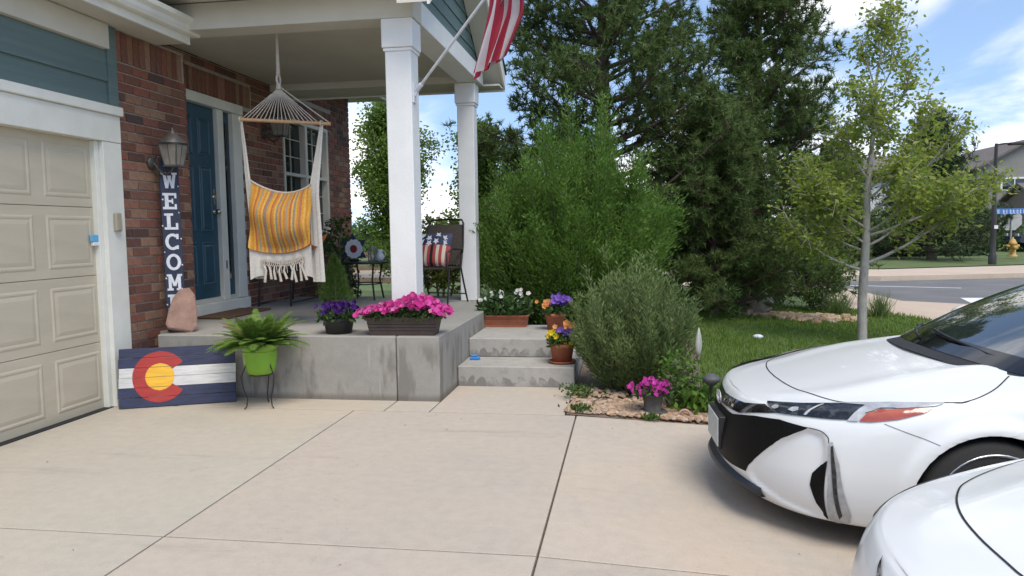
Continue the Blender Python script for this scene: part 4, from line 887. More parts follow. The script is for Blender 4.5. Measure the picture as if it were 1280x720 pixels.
# dwarf conifer in pot
t=thing('dwarf_conifer','small bright green cone-shaped conifer in a low pot on the porch','potted conifer',(-3.05,7.45,.53))
MB().lathe([(.001,.532),(.10,.532),(.125,.66),(.13,.68),(.12,.68),(.115,.64)],(-3.05,7.45,0),n=20).build('pot',M_planter,t)
P=[];D=[]
for i in range(6500):
    u=random.random()**.8; a=random.uniform(0,6.28); rr=.185*(1-u)**.75*min(1,u*7+.45)*random.uniform(.5,1.08); k_=1+.16*math.sin(a*3+u*9)+.10*math.sin(a*5-u*17); P.append((-3.05+rr*k_*math.cos(a),7.45+rr*k_*math.sin(a),.64+.47*u+random.gauss(0,.015))); D.append((math.cos(a)*.6+random.gauss(0,.3),math.sin(a)*.6+random.gauss(0,.3),.7+random.gauss(0,.3)))
V,Fc=leaf_quads(np.array(P),np.array(D),.035,.007); npmesh('foliage',V,Fc,leafmat('conifer_green',[(.16,.26,.06),(.21,.33,.08),(.12,.2,.045)],trans=.4),t)
MB().tube([(-3.05,7.45,.60),(-3.05,7.45,.98)],.008,5).build('stem',M_barkg,t)
# terracotta trough of white flowers on the top step
t=thing('white_flower_trough','long terracotta trough of white flowers on the upper concrete step','planter',(-1.28,7.70,.355))
trough(t,-1.30,7.76,.356,.52,.16,.125,M_terra,taper=.02)
MB().box(-.02,.02,-.001,.001,-.03,.03).build('plant_tag',M_signw,t).location=(.07,-.095,.11)
foliage_in(t,(-1.30,7.76,.47),(.27,.11,.22),900,.07,M_dkleaf,up_=1.6)
P_=[(-1.30+random.uniform(-.24,.26),7.74+random.uniform(-.07,.07),.66+random.uniform(-.07,.09)) for i in range(30)]
bloom_bed(t,'white_blooms',M_whitef,P_,.026,lambda p:(random.gauss(0,.4),-.8,.6))
bloom_bed(t,'white_blooms',M_whitef,[(p[0]+random.gauss(0,.01),p[1],p[2]+random.gauss(0,.012)) for p in P_],.020,lambda p:(random.gauss(0,.6),-.5,.8))
# terracotta pots
def terra_pot(name,label,cx,cy,z0,s,fl,saucer=True):
    t=thing(name,label,'flower pot',(cx,cy,z0),group='terracotta pots on the steps')
    if saucer: MB().lathe([(.001,.001),(.098*s,.001),(.115*s,.022),(.110*s,.024),(.095*s,.008),(.001,.007)],(cx,cy,z0),n=28).build('saucer',M_terra,t)
    MB().lathe([(.001,.009),(.075*s,.009),(.094*s,.115*s+.01),(.104*s,.118*s+.01),(.107*s,.150*s+.01),(.096*s,.152*s+.01),(.092*s,.12*s)],(cx,cy,z0),n=28).build('pot',M_terra,t); soil(t,(cx,cy,z0+.13*s),.09*s)
    zt=z0+.15*s; foliage_in(t,(cx,cy,zt-.01),(.11*s,.11*s,.11*s),420,.045,M_dkleaf)
    for nm,m,n,off in fl: bloom_bed(t,nm,m,[(cx+off[0]+random.gauss(0,.035),cy-.02+random.gauss(0,.035),zt+off[1]+random.gauss(0,.022)) for i in range(n)],.027,lambda p:(random.gauss(0,.4),-.9,.45))
terra_pot('terracotta_pot','terracotta pot of yellow and violet pansies on its saucer on the lower step',-.585,6.62,.177,1.12,[('yellow_blooms',M_yel,26,(-.06,.085)),('violet_blooms',M_violet,20,(.035,.12)),('orange_blooms',M_orangef,14,(.05,.165)),('yellow_blooms',M_yel,5,(.04,-.01))])
terra_pot('terracotta_pot','terracotta pot of violet and orange pansies standing behind the yellow pansies',-.735,7.55,.355,1.05,[('orange_blooms',M_orangef,24,(-.09,.10)),('violet_blooms',M_violet,42,(.03,.14)),('violet_blooms',M_violet,20,(.09,.15))],saucer=False)
# blue clip on the step
t=thing('blue_toy','small bright blue plastic piece lying on the lower step by the porch','toy',(-1.40,6.72,.178))
mb=MB(); mb.box(-1.45,-1.36,6.69,6.75,.178,.205,bev=.006); mb.build('body',mat('blue_plastic',(.04,.22,.55),rough=.35),t); MB().box(-1.44,-1.385,6.695,6.745,.206,.222,bev=.005).build('lid',MATS['blue_plastic'],t)

# ------------------------------------------------------------------ hanging rope chair
M_rope=mat('cotton_rope',(.58,.53,.46),(.48,.43,.37),scale=40,rough=.95,bump=.6,bscale=300); M_wood=mat('pale_wood',(.50,.31,.16),(.40,.24,.12),scale=9,rough=.55,stretch=(1,6,6)); M_cloth=mat('white_weave',(.60,.57,.52),(.50,.47,.43),scale=60,rough=.95,bump=.5,bscale=250)
def swing():
    hx,hy=-3.10,6.42; t=thing('hanging_chair','rope hammock chair with yellow, orange and grey striped seat hanging from the porch ceiling','hanging chair',(hx,hy,3.2))
    MB().tube([(hx,hy,3.2),(hx,hy,3.0),(hx+.0,hy,2.80)],[.010,.014,.020],8).build('hanging_rope',M_rope,t)
    MB().tube([(hx+.0,hy+.032*math.cos(a),2.755+.045*math.sin(a)) for a in np.linspace(0,2*PI,17)],.011,7,cap=False).build('rope_eye',M_rope,t)
    A=Vector((-3.46,6.34,2.405)); B=Vector((-2.66,6.52,2.36)); MB().tube([A,B],.0165,10).build('spreader_bar',M_wood,t)
    cr=MB(); K=Vector((hx,hy,2.70))
    cr.tube([K+Vector((0,0,.02)),K-Vector((0,0,.03))],[.022,.026],8)
    for i in range(18):
        u=(i+.5)/18; e=A.lerp(B,.02+.86*u)+Vector((0,.0,.012)); mid=K.lerp(e,.5)+Vector((0,0,-.012)); cr.tube([K-Vector((0,0,.02)),mid,e],.0048,4,cap=False)
    cr.tube([K,K.lerp(B,.5),B+Vector((-.01,0,.01))],.006,5,cap=False); cr.build('cords',M_rope,t)
    # hanging edges: gathered cloth straps from the bar down to the seat
    def strap(p0,p1,w0,w1,p2,w2,nm='side_strap'):
        n=14; mb=MB(); vs=[]
        for i in range(n+1):
            u=i/n; c=p0.lerp(p1,min(u*1.6,1)) if u<.625 else p1.lerp(p2,(u-.625)/.375); w=(w0+(w1-w0)*min(u*1.6,1)) if u<.625 else w1+(w2-w1)*(u-.625)/.375
            for j in range(7): f=j/6-.5; vs.append((c.x+f*w,c.y+.012*math.sin(j*2.4)*min(1,u*3+.2),c.z))
        mb.add(vs,[(i*7+j,i*7+j+1,(i+1)*7+j+1,(i+1)*7+j) for i in range(n) for j in range(6)],0,True); mb.build(nm,M_cloth,t)
    for e,(w0,w1,w2),p1,p2 in ((A.lerp(B,.03),(.022,.045,.10),Vector((-3.385,6.33,1.82)),Vector((-3.305,6.34,.965))),(A.lerp(B,.90),(.03,.09,.11),Vector((-2.795,6.40,1.75)),Vector((-2.745,6.34,.935)))):
        MB().tube([(e.x+.02*math.cos(a)*.3,e.y+.024*math.cos(a),e.z+.024*math.sin(a)) for a in np.linspace(0,2*PI,11)],.007,5,cap=False).build('loop',M_rope,t)
        strap(e-Vector((0,0,.01)),p1,w0,w1,p2,w2)
    # seat cloth: back rises behind, pouch belly towards the viewer
    cols=[(.55,.22,.03),(.44,.13,.05),(.60,.32,.05),(.24,.22,.18),(.58,.27,.04),(.38,.16,.09),(.62,.37,.08),(.32,.27,.19)]
    ms=[]
    for i,c in enumerate(cols): ms.append(mat('stripe_%d'%i,c,tuple(x*.75 for x in c),scale=70,rough=.95,bump=.5,bscale=260))
    seq=[6,4,0,2,1,4,7,2,0,6,5,3,4,2,1,0,6,3,4,5,2,0,7,4,1,6,3,2,0,5,4,6,0,2]
    nu,nv=len(seq)*2,30; vs=[]
    for j in range(nv+1):
        v=j/nv
        for i in range(nu+1):
            u=i/nu; x=-3.345+.575*u+.010*v
            top=1.855-.09*math.sin(PI*u)**.8-.05*u; bot=1.255-.07*math.sin(PI*u)**.7+.03*u
            z=top+(bot-top)*v; y=6.30+.04*math.sin(PI*u)-.19*math.sin(PI*min(v*1.08,1))**1.2*math.sin(PI*u)**.6*.75+.012*math.sin(v*11+u*4)-.10*v
            vs.append((x,y,z))
    me=MB(); fs=[];mi=[]
    for j in range(nv):
        for i in range(nu): a=j*(nu+1)+i; me.f.append((a,a+1,a+nu+2,a+nu+1)); me.m.append(seq[i//2]); me.sm.append(True)
    me.v=vs; me.build('seat_cloth',ms,t)
    MB().tube([vs[i] for i in range(nu+1)],.010,6,cap=False).build('top_hem',M_rope,t)
    # underside pouch behind and seat bottom going back
    b2=MB(); row=vs[nv*(nu+1):]; vv=[]
    for k in range(8):
        f=k/7
        for p in row: vv.append((p[0],p[1]+.42*f,p[2]-.05*math.sin(PI*f)+.10*f*f))
    b2.add(vv,[(k*(nu+1)+i,k*(nu+1)+i+1,(k+1)*(nu+1)+i+1,(k+1)*(nu+1)+i) for k in range(7) for i in range(nu)],0,True); b2.build('seat_base',ms[1],t)
    # white skirt and knotted fringe below the seat
    sk=MB(); n=24; vv=[]
    for k in range(5):
        for i in range(n+1):
            u=i/n; p=row[int(u*nu)]; zb=.965+.035*math.sin(u*9)+(.0 if u<.85 else -.0); z=p[2]-.0+(zb+.0-p[2])*k/4*(1.0 if u<.22 or u>.86 else .38); vv.append((p[0]+.02*math.sin(u*20)*k/4*.3,p[1]+.02+.012*math.sin(u*40)*k/4,z))
    sk.add(vv,[(k*(n+1)+i,k*(n+1)+i+1,(k+1)*(n+1)+i+1,(k+1)*(n+1)+i) for k in range(4) for i in range(n)],0,True); sk.build('skirt',M_cloth,t)
    fr=MB(); random.seed(2)
    for i in range(26):
        u=.20+.68*i/25; p=row[int(u*nu)]; x,y,z=p; zb=z-.06
        for dx in (-1,1): fr.tube([(x,y+.01,zb),(x+dx*.012,y+.005,zb-.035),(x,y,zb-.06)],.003,4,cap=False)
        if i%3==1: fr.tube([(x,y,zb-.055),(x+random.gauss(0,.01),y-.005,zb-.10),(x+random.gauss(.012,.01),y,.96+random.uniform(-.02,.02))],[.006,.0105,.013],6)
        elif i%3==2: fr.tube([(x,y,zb-.06),(x+.006,y,zb-.12)],[.004,.003],4)
    fr.build('fringe',M_rope,t)
swing()

# ------------------------------------------------------------------ porch furniture
M_wick=mat('brown_sling',(.085,.065,.055),(.05,.04,.035),scale=60,rough=.9,bump=.5,bscale=200)
def patio_chair():
    cx,cy,z0=-2.20,8.45,.531; t=thing('patio_chair','brown sling patio chair with flag cushion standing before the rear white post','chair',(0,0,0))
    w=.25
    for s in (-1,1):
        MB().tube([(s*w,-.26,.0),(s*w,-.22,.22),(s*w,-.20,.42)],.011,7).build('leg',M_black,t)
        MB().tube([(s*w,.30,.0),(s*w,.20,.22),(s*w,.12,.42)],.011,7).build('leg',M_black,t)
        MB().tube([(s*w,-.24,.40),(s*w*1.02,-.26,.60),(s*w*1.02,-.10,.64),(s*w,.16,.63),(s*w,.17,.60)],.012,7).build('arm',M_black,t)
        MB().tube([(s*w,-.22,.42),(s*w,.12,.42),(s*w*.98,.20,.66),(s*w*.9,.27,.93)],.012,7).build('side_rail',M_black,t)
    MB().tube([(-w*.9,.27,.93),(-w*.8,.285,.975),(0,.29,.985),(w*.8,.285,.975),(w*.9,.27,.93)],.012,7).build('top_rail',M_black,t)
    MB().tube([(-w,-.24,.10),(w,-.24,.10)],.008,6).build('stretcher',M_black,t); MB().tube([(-w,.26,.10),(w,.26,.10)],.008,6).build('stretcher',M_black,t)
    mb=MB(); mb.box(-w+.01,w-.01,-.22,.12,.412,.428); mb.build('seat',M_wick,t)
    mb=MB(); vs=[]
    for i in range(7):
        u=i/6; vs+=[(-w*.93,.13+.14*u-.0,.45+.47*u),(w*.93,.13+.14*u,.45+.47*u),(-w*.93,.142+.14*u,.45+.47*u),(w*.93,.142+.14*u,.45+.47*u)]
    mb.add(vs,[(4*i,4*i+1,4*i+5,4*i+4) for i in range(6)]+[(4*i+3,4*i+2,4*i+6,4*i+7) for i in range(6)]); mb.build('backrest',M_wick,t)
    t.location=(cx,cy,z0); t.rotation_euler=(0,0,R(-12)); ORG[t]=Vector(t.location)
    # cushion
    c=thing('flag_cushion','square cushion with red and white stripes below white stars on navy, on the patio chair','cushion',(0,0,0))
    ms=[mat('cushion_red',(.36,.055,.05),rough=.9),mat('cushion_cream',(.55,.48,.40),rough=.9),M_fnavy,M_black]
    n=22; S=.40
    def surf(sign,nm):
        mb=MB(); vs=[]
        for j in range(n+1):
            for i in range(n+1):
                u,v=i/n-.5,j/n-.5; th=.075*((1-(2*abs(u))**3)*(1-(2*abs(v))**3))**.6 if abs(u)<.5 and abs(v)<.5 else 0; vs.append((u*S,sign*th,v*S))
        mb.v=vs
        for j in range(n):
            for i in range(n):
                a=j*(n+1)+i; f=(a,a+1,a+n+2,a+n+1); mb.f.append(f if sign<0 else f[::-1]); mb.sm.append(True); mb.m.append(2 if j>=13 else (0 if (i//2)%2==0 else 1) if i not in(10,11) else 3)
        return mb.build(nm,ms,c,fix=False)
    surf(-1,'front_cover'); surf(1,'rear_cover')
    sp=MB()
    for k,(u,v) in enumerate(((-.36,.20),(-.14,.30),(.10,.20),(.34,.31),(.36,.16),(-.37,.38),(.12,.40),(-.12,.14))):
        sp.prism([(.042*math.cos(a*PI/5+.3)*(1 if a%2 else .5),.042*math.sin(a*PI/5+.3)*(1 if a%2 else .5)) for a in range(10)],(u*S,-.075*((1-(2*abs(u))**3)*(1-(2*abs(v))**3))**.6-.001,v*S),(1,0,0),(0,0,1),(0,-1,0),.003)
    sp.build('stars',M_signw,c)
    c.location=(cx-.005,cy-.07,z0+.63); c.rotation_euler=(R(-22),0,R(-12))
patio_chair()
def bistro():
    cx,cy,z0=-3.28,9.0,.531; t=thing('bistro_table','small round black metal bistro table near the brick corner','table',(cx,cy,z0))
    MB().lathe([(.001,.452),(.30,.452),(.312,.46),(.312,.472),(.30,.478),(.001,.478)],(cx,cy,z0),n=32).build('tabletop',M_black,t)
    for a in (R(45),R(135),R(225),R(315)):
        c,s=math.cos(a),math.sin(a); MB().tube([(cx+.24*c,cy+.24*s,z0+.45),(cx+.20*c,cy+.20*s,z0+.25),(cx+.25*c,cy+.25*s,z0)],.012,7).build('leg',M_black,t)
    MB().tube([(cx+.21*math.cos(a),cy+.21*math.sin(a),z0+.2) for a in np.linspace(0,2*PI,21)],.008,5,cap=False).build('ring',M_black,t)
    # table decor: round white rosette with red centre, with navy fans
    d=thing('rosette_ornament','round white rosette ornament with dark red centre and navy points, on the bistro table','ornament',(0,0,0))
    MB().prism([(.125*math.cos(a*PI/12)*(1 if a%2 else .9),.125*math.sin(a*PI/12)*(1 if a%2 else .9)) for a in range(24)],(0,0,.16),(1,0,0),(0,0,1),(0,1,0),.02).build('rosette',M_signw,d)
    MB().prism([(.05*math.cos(a*PI/8),.05*math.sin(a*PI/8)) for a in range(16)],(0,-.004,.16),(1,0,0),(0,0,1),(0,1,0),.01).build('centre',mat('deep_red',(.22,.015,.025),rough=.7),d)
    for a in (35,95,150,215,325):
        c,s=math.cos(R(a)),math.sin(R(a)); MB().prism([(c*.11-s*.05,s*.11+c*.05),(c*.11+s*.05,s*.11-c*.05),(c*.20,s*.20)],(0,.006,.16),(1,0,0),(0,0,1),(0,1,0),.015).build('point',M_fnavy,d)
    MB().box(-.05,.05,-.02,.05,0,.03).build('foot',M_black,d); d.location=(cx-.12,cy-.06,z0+.479); d.rotation_euler=(0,0,R(-8))
    d=thing('grey_lantern','small pale grey candle lantern on the bistro table behind the rosette','lantern',(0,0,0))
    MB().box(-.045,.045,-.045,.045,0,.015).build('base',M_barkg,d)
    for a,b in ((-1,-1),(1,-1),(1,1),(-1,1)): MB().box(a*.04-.006,a*.04+.006,b*.04-.006,b*.04+.006,.015,.14).build('corner_post',M_barkg,d)
    MB().lathe([(.066,.14),(.05,.165),(.02,.19),(.002,.2)],n=4).build('top',M_barkg,d); MB().lathe([(.001,.016),(.022,.016),(.022,.09),(.001,.09)],n=12).build('candle',M_signw,d); d.location=(cx+.10,cy+.02,z0+.479)
    d=thing('white_jug','small off-white jug standing on the right of the bistro table','jug',(0,0,0)); MB().lathe([(.001,0),(.035,0),(.052,.04),(.05,.08),(.028,.12),(.034,.15),(.03,.15),(.024,.12)],n=18).build('body',M_signw,d)
    MB().tube([(.03,0,.13),(.065,0,.12),(.068,0,.07),(.05,0,.05)],.006,6).build('handle',M_signw,d); d.location=(cx+.21,cy-.02,z0+.479)
bistro()
def bench():
    t=thing('metal_bench','low black metal bench against the brick behind the hanging chair','bench',(-4.0,8.4,.531)); z0=.531
    for y in (8.10,9.0):
        MB().tube([(-3.86,y,z0),(-3.84,y,z0+.42),(-3.84,y,z0+.60),(-4.22,y,z0+.58)],.013,7).build('leg',M_black,t); MB().tube([(-4.26,y,z0),(-4.22,y,z0+.42),(-4.30,y,z0+.85)],.013,7).build('leg',M_black,t)
    MB().tube([(-3.86,8.10,z0+.04),(-3.86,9.0,z0+.04)],.010,6).build('stretcher',M_black,t)
    for i in range(5): x=-3.86-.085*i; MB().box(x-.030,x+.030,8.07,9.03,z0+.42,z0+.438,bev=.003).build('seat_slat',M_black,t)
    for i in range(4): z=z0+.52+i*.1; x=-4.235-.018*i; MB().box(x-.008,x+.008,8.07,9.03,z,z+.05).build('back_slat',M_black,t)
bench()

# ------------------------------------------------------------------ national flag on pole bracketed to the front post
def flag():
    ms=[mat('flag_red',(.36,.018,.045),(.30,.015,.038),scale=5,rough=.7,trans=.25),mat('flag_white',(.60,.56,.58),(.54,.50,.53),scale=5,rough=.7,trans=.35),mat('flag_blue',(.02,.03,.12),(.018,.025,.10),scale=5,rough=.7)]
    B0=Vector((-1.725,6.10,2.545)); dr=Vector((.675,-.50,.545)).normalized()
    t=thing('flag','red, white and blue striped flag on a white pole angled up from the front post','flag',B0)
    MB().tube([B0,B0+dr*1.75],.0115,10).build('pole',M_signw,t)
    MB().ball(B0+dr*1.77,.022,seg=12,rings=8).build('finial',MATS['knob_brass'],t)
    mb=MB(); mb.box(-1.755,-1.742,6.06,6.14,2.44,2.60,bev=.003); mb.tube([B0-dr*.06,B0+dr*.07],.020,10); mb.tube([Vector((-1.745,6.10,2.50)),B0+dr*.01],.012,6); mb.build('bracket',M_signw,t)
    # cloth hangs from the upper pole, folded once on itself
    h0,h1=B0+dr*1.06,B0+dr*1.72; nu,nv=78,40; vs=[]
    for j in range(nv+1):
        v=j/nv
        for i in range(nu+1):
            u=i/nu; hp=h0.lerp(h1,u); f=u*2 if u<.5 else 2-u*2   # folded: front half goes out, rear half returns
            wid=.29-.03*v; lean=-.17*v; drop=.66*v
            tgt=h0.lerp(h1,.15)+Vector((lean+f*wid-.03,(.02 if u<.5 else .10)-.15*v*0,-drop+f*.16*v))
            k=min(1,v*2.2); k=k*k*(3-2*k); p=hp.lerp(tgt,k)+Vector((0,0,-v*.25*(1-k)))
            p+=Vector((.012*math.sin(u*26+v*3),.028*math.sin(u*31+v*2.5),0))*min(1,v*3); vs.append(p)
    mb=MB(); mb.v=[tuple(v) for v in vs]
    for j in range(nv):
        for i in range(nu): a=j*(nu+1)+i; mb.f.append((a,a+1,a+nu+2,a+nu+1)); mb.sm.append(True); st_=i//6; mb.m.append(2 if (st_>=6 and j<nv*.2) else (0 if st_%2==0 else 1))
    mb.build('cloth',ms,t)
flag()

# ------------------------------------------------------------------ garden bed things
M_rock=mat('river_rock',[(.42,.28,.18),(.52,.38,.26),(.36,.22,.15),(.55,.45,.34),(.30,.2,.15)],(.75,.72,.7),scale=14,rough=.9,rnd='island',bump=.4)
def rocks(mb,n,fn,r0,r1):
    for i in range(n):
        x,y=fn(); r=random.uniform(r0,r1); a=random.uniform(0,3.14); c,s=math.cos(a),math.sin(a); f1,f2=random.uniform(.6,.95),random.uniform(.45,.75); z=gz(x)+.012+r*.15
        vs=[]
        for dz,k in ((-.6,.7),(.0,1.0),(.6,.68)):
            for j in range(6):
                t_=j*PI/3+random.uniform(-.25,.25); px,py=math.cos(t_)*r*k,math.sin(t_)*r*f1*k; vs.append((x+px*c-py*s,y+px*s+py*c,z+dz*r*f2+random.uniform(-.1,.1)*r))
        mb.add(vs,[(k*6+j,k*6+(j+1)%6,(k+1)*6+(j+1)%6,(k+1)*6+j) for k in range(2) for j in range(6)]+[tuple(range(12,18)),tuple(range(5,-1,-1))])
random.seed(14)
mb=MB()
def bedpt():
    while True:
        x=random.uniform(-.45,.62); y=random.uniform(5.46,6.35)
        if y<5.95+.25*math.sin(x*4) or random.random()<.25: return x,y
rocks(mb,1500,bedpt,.012,.034); mb.build('river_rock',M_rock,label='tan river rock mulch at the front of the bed',cat='rocks',kind='stuff')
mb=MB(); rocks(mb,260,lambda:(random.gauss(2.85,.42),random.gauss(12.9,.22)),.04,.12); mb.build('rock_border',M_rock,label='tan rocks at the far edge of the lawn under the pines',cat='rocks',kind='stuff')
random.seed(15)
# ground-cover weeds at the edge
def weed(name,label,cx,cy,r,n,m=M_hedge,h=.07,leaf=.035,kind=None):
    P=np.column_stack([rng.normal(cx,r*.5,n),rng.normal(cy,r*.35,n),rng.uniform(.01,h,n)]); P[:,2]+=gz(cx); D=rng.normal(size=(n,3)); D[:,2]=abs(D[:,2])+.4; V,Fc=leaf_quads(P,D,leaf*rng.uniform(.6,1.2,n),leaf*.5); return npmesh(name,V,Fc,m,label=label,cat='weeds',kind=kind)
weed('weeds','leafy weeds spilling onto the walk beside the lower step',-.40,5.98,.15,260,h=.10)
weed('weeds','small clump of weeds growing over the driveway joint',-.36,5.50,.10,150,h=.05)
weed('weeds','low weeds among the tan rocks in front of the pink flower pot',.17,5.43,.09,90,h=.03)
leafy('garden_plant','fresh green leafy plant with upright stems between broom shrub and metal stake',.43,5.82,gz(.4),.42,.12,.006,6,M_shrubleaf,leaf=.045,lw=.028,nl=6,seed=71,cat='plant',start=.05,stems=7)
weed('garden_weeds','grassy green weeds around the foot of the metal stake',.55,5.75,.20,420,M_shrubleaf,h=.16,leaf=.07)
t=thing('pink_flower_pot','low grey pot of magenta flowers in front of the broom shrub','flower pot',(.185,5.62,gz(.18)))
cx,cy,z0=.185,5.62,gz(.18)+.012
MB().lathe([(.001,.0),(.10,.0),(.112,.012),(.10,.02),(.062,.022),(.070,.09),(.082,.13),(.088,.135),(.084,.15),(.076,.145)],(cx,cy,z0),n=24).build('pot',mat('grey_pot',(.10,.095,.09),(.06,.058,.055),scale=12,rough=.8),t)
foliage_in(t,(cx,cy,z0+.14),(.14,.12,.08),380,.04,M_dkleaf)
bloom_bed(t,'magenta_blooms',M_magenta,[(cx+random.gauss(0,.065),cy-.015+random.gauss(0,.055),z0+.20+random.gauss(0,.028)) for i in range(85)],.024,lambda p:(random.gauss(0,.5),-.7,.7))
t=thing('leaf_stake','tall metal garden stake with a pointed oval silver leaf at the lawn edge','garden stake',(.55,5.93,gz(.55)))
x,y=.55,5.93; mb=MB(); vs=[]; n=12
for i in range(n+1):
    u=i/n; wv=.032*math.sin(PI*u**.8)**.8; z=.36+.235*u; vs+=[(x-wv*.8,y+.012*math.sin(PI*u)+.012,z),(x,y-.006,z),(x+wv*.8,y+.012*math.sin(PI*u)+.012,z)]
mb.add(vs,[(i*3+j,i*3+j+1,(i+1)*3+j+1,(i+1)*3+j) for i in range(n) for j in range(2)],0,True); mb.build('leaf_blade',mat('dull_silver',(.55,.55,.50),rough=.4,metal=.5),t)
MB().tube([(x,y,gz(x)),(x,y,.37)],.006,6).build('rod',M_barkg,t)
t=thing('path_light','small dark garden light on a slanted black post beside the silver leaf stake','garden light',(.60,5.70,gz(.60)))
x,y,z=.60,5.70,gz(.60)
MB().box(x-.012,x+.012,y-.012,y+.012,z,z+.235,rot=Matrix.Rotation(R(5),3,'Y'),piv=(x,y,z)).build('post',M_black,t)
mb=MB(); mb.lathe([(.001,.235),(.03,.235),(.055,.262),(.070,.285),(.06,.30),(.03,.318),(.001,.325)],(x+.02,y,z),n=16); mb.build('lamp_head',mat('slate_grey',(.10,.105,.115),(.07,.07,.08),scale=8,rough=.6),t)
t=thing('dark_bucket','small black square planter tub behind the path light post','tub',(.60,5.78,gz(.6))); x,y,z=.575,5.86,gz(.57)
mb=MB(); vs=[(x-.05,y-.05,z),(x+.05,y-.05,z),(x+.05,y+.05,z),(x-.05,y+.05,z),(x-.062,y-.062,z+.17),(x+.062,y-.062,z+.17),(x+.062,y+.062,z+.17),(x-.062,y+.062,z+.17)]; mb.add(vs,[(3,2,1,0),(0,1,5,4),(1,2,6,5),(2,3,7,6),(3,0,4,7)]); mb.build('tub',MATS['black_plastic'],t)
MB().box(x-.052,x+.052,y-.052,y+.052,z+.13,z+.15).build('soil',M_dirt,t)
t=thing('arch_ornament','tiny pinkish arched ornament on the rocks by the magenta flower pot','ornament',(.415,5.56,gz(.41))); x,y,z=.415,5.56,gz(.41)+.01
MB().tube([(x+.045*math.cos(a),y,z+.055*math.sin(a)) for a in np.linspace(0,PI,13)],.010,7).build('arch',mat('shell_pink',(.42,.25,.2),rough=.6),t)
MB().box(x-.06,x+.06,y-.025,y+.025,z-.012,z+.002).build('base',MATS['shell_pink'],t)
w=MB().ball((1.68,10.02,gz(1.68)+.04),.06,seg=9,rings=6,sc=(1.2,.8,.6)).build('white_rock',M_signw,label='small white rock lying on the lawn',cat='rock')
# white panel seen through the lower pine branches
t=thing('boulder','pale grey boulder glimpsed under the pine branches at the lawn edge','boulder',(2.15,12.6,-.17)); MB().ball((2.15,13.3,.05),.35,seg=10,rings=7,sc=(1,.6,.7)).build('rock_body',M_barkg,t)

random.seed(77); mb=MB()
for i in range(60):
    x=random.uniform(-4.0,1.2); y=5.35-4.8*random.random()**1.6; a=random.uniform(0,6.28); r=random.uniform(.003,.009); z=gz(x)+.003
    mb.add([(x-r*math.cos(a),y-r*math.sin(a),z),(x+r*.4*math.sin(a),y-r*.4*math.cos(a),z+.003),(x+r*math.cos(a),y+r*math.sin(a),z+.001),(x-r*.4*math.sin(a),y+r*.4*math.cos(a),z+.004)],[(0,1,2,3)])
mb.build('leaf_litter',leafmat('dry_litter',[(.16,.11,.06),(.25,.19,.11),(.10,.07,.04)],trans=.1),label='dry leaf crumbs scattered on the driveway concrete',cat='leaf litter',kind='stuff')

# ------------------------------------------------------------------ cars (local axes: x back from the nose, y to the car's right-hand... y<0 is the side seen, z up)
def catmull(P,us):
    """P (n,3) control points, us parameters 0..n-1"""
    P=np.asarray(P,float); n=len(P); out=[]
    for u in us:
        i=min(int(u),n-2); f=u-i; p0=P[i-1] if i>0 else 2*P[0]-P[1]; p1=P[i]; p2=P[i+1]; p3=P[i+2] if i+2<n else 2*P[-1]-P[-2]
        out.append(.5*((2*p1)+(-p0+p2)*f+(2*p0-5*p1+4*p2-p3)*f*f+(-p0+3*p1-3*p2+p3)*f**3))
    return np.array(out)
M_pearl=mat('pearl_paint',(.74,.75,.75),(.72,.73,.73),scale=2,rough=.38,coat=.7,spec=.5)
M_gloss=mat('gloss_black',(.008,.008,.010),rough=.12,coat=.8); M_matteb=mat('black_trim',(.014,.014,.016),(.02,.02,.022),scale=40,rough=.6)
M_lamp=mat('lamp_chrome',(.62,.62,.62),(.40,.40,.41),scale=14,rough=.3,metal=.35); M_amber=mat('lamp_red_amber',(.40,.075,.035),(.30,.05,.03),scale=12,rough=.12,coat=1)
M_lens=mat('lamp_dark_lens',(.010,.011,.014),(.07,.075,.08),scale=22,rough=.22,coat=.25,contrast=(.5,.7)); M_grille=mat('grille_black',(.003,.003,.003),(.006,.006,.006),scale=60,rough=.55,spec=.15); M_tyre=mat('tyre_rubber',(.018,.018,.018),rough=.85); M_alloy=mat('alloy_rim',(.60,.61,.63),(.45,.46,.48),scale=6,rough=.28,metal=.85)
M_wsg=mat('windscreen_glass',(.020,.028,.030),rough=.03,spec=1.0,ior=2.4); M_plate=mat('plate_white',(.52,.55,.55),(.40,.45,.44),scale=30,rough=.5); M_drl=mat('drl_clear',(.42,.43,.44),(.28,.28,.29),scale=22,rough=.15,coat=1)
# shoulder line: plan position and height
SH=[(.035,0,.628),(.05,.22,.631),(.105,.42,.637),(.225,.60,.646),(.42,.725,.665),(.66,.785,.706),(.98,.805,.752),(1.35,.815,.790),(1.9,.822,.815),(2.5,.822,.835),(3.1,.815,.865),(3.7,.79,.90),(4.15,.72,.925),(4.40,.57,.93),(4.48,.33,.93),(4.50,0,.93)]
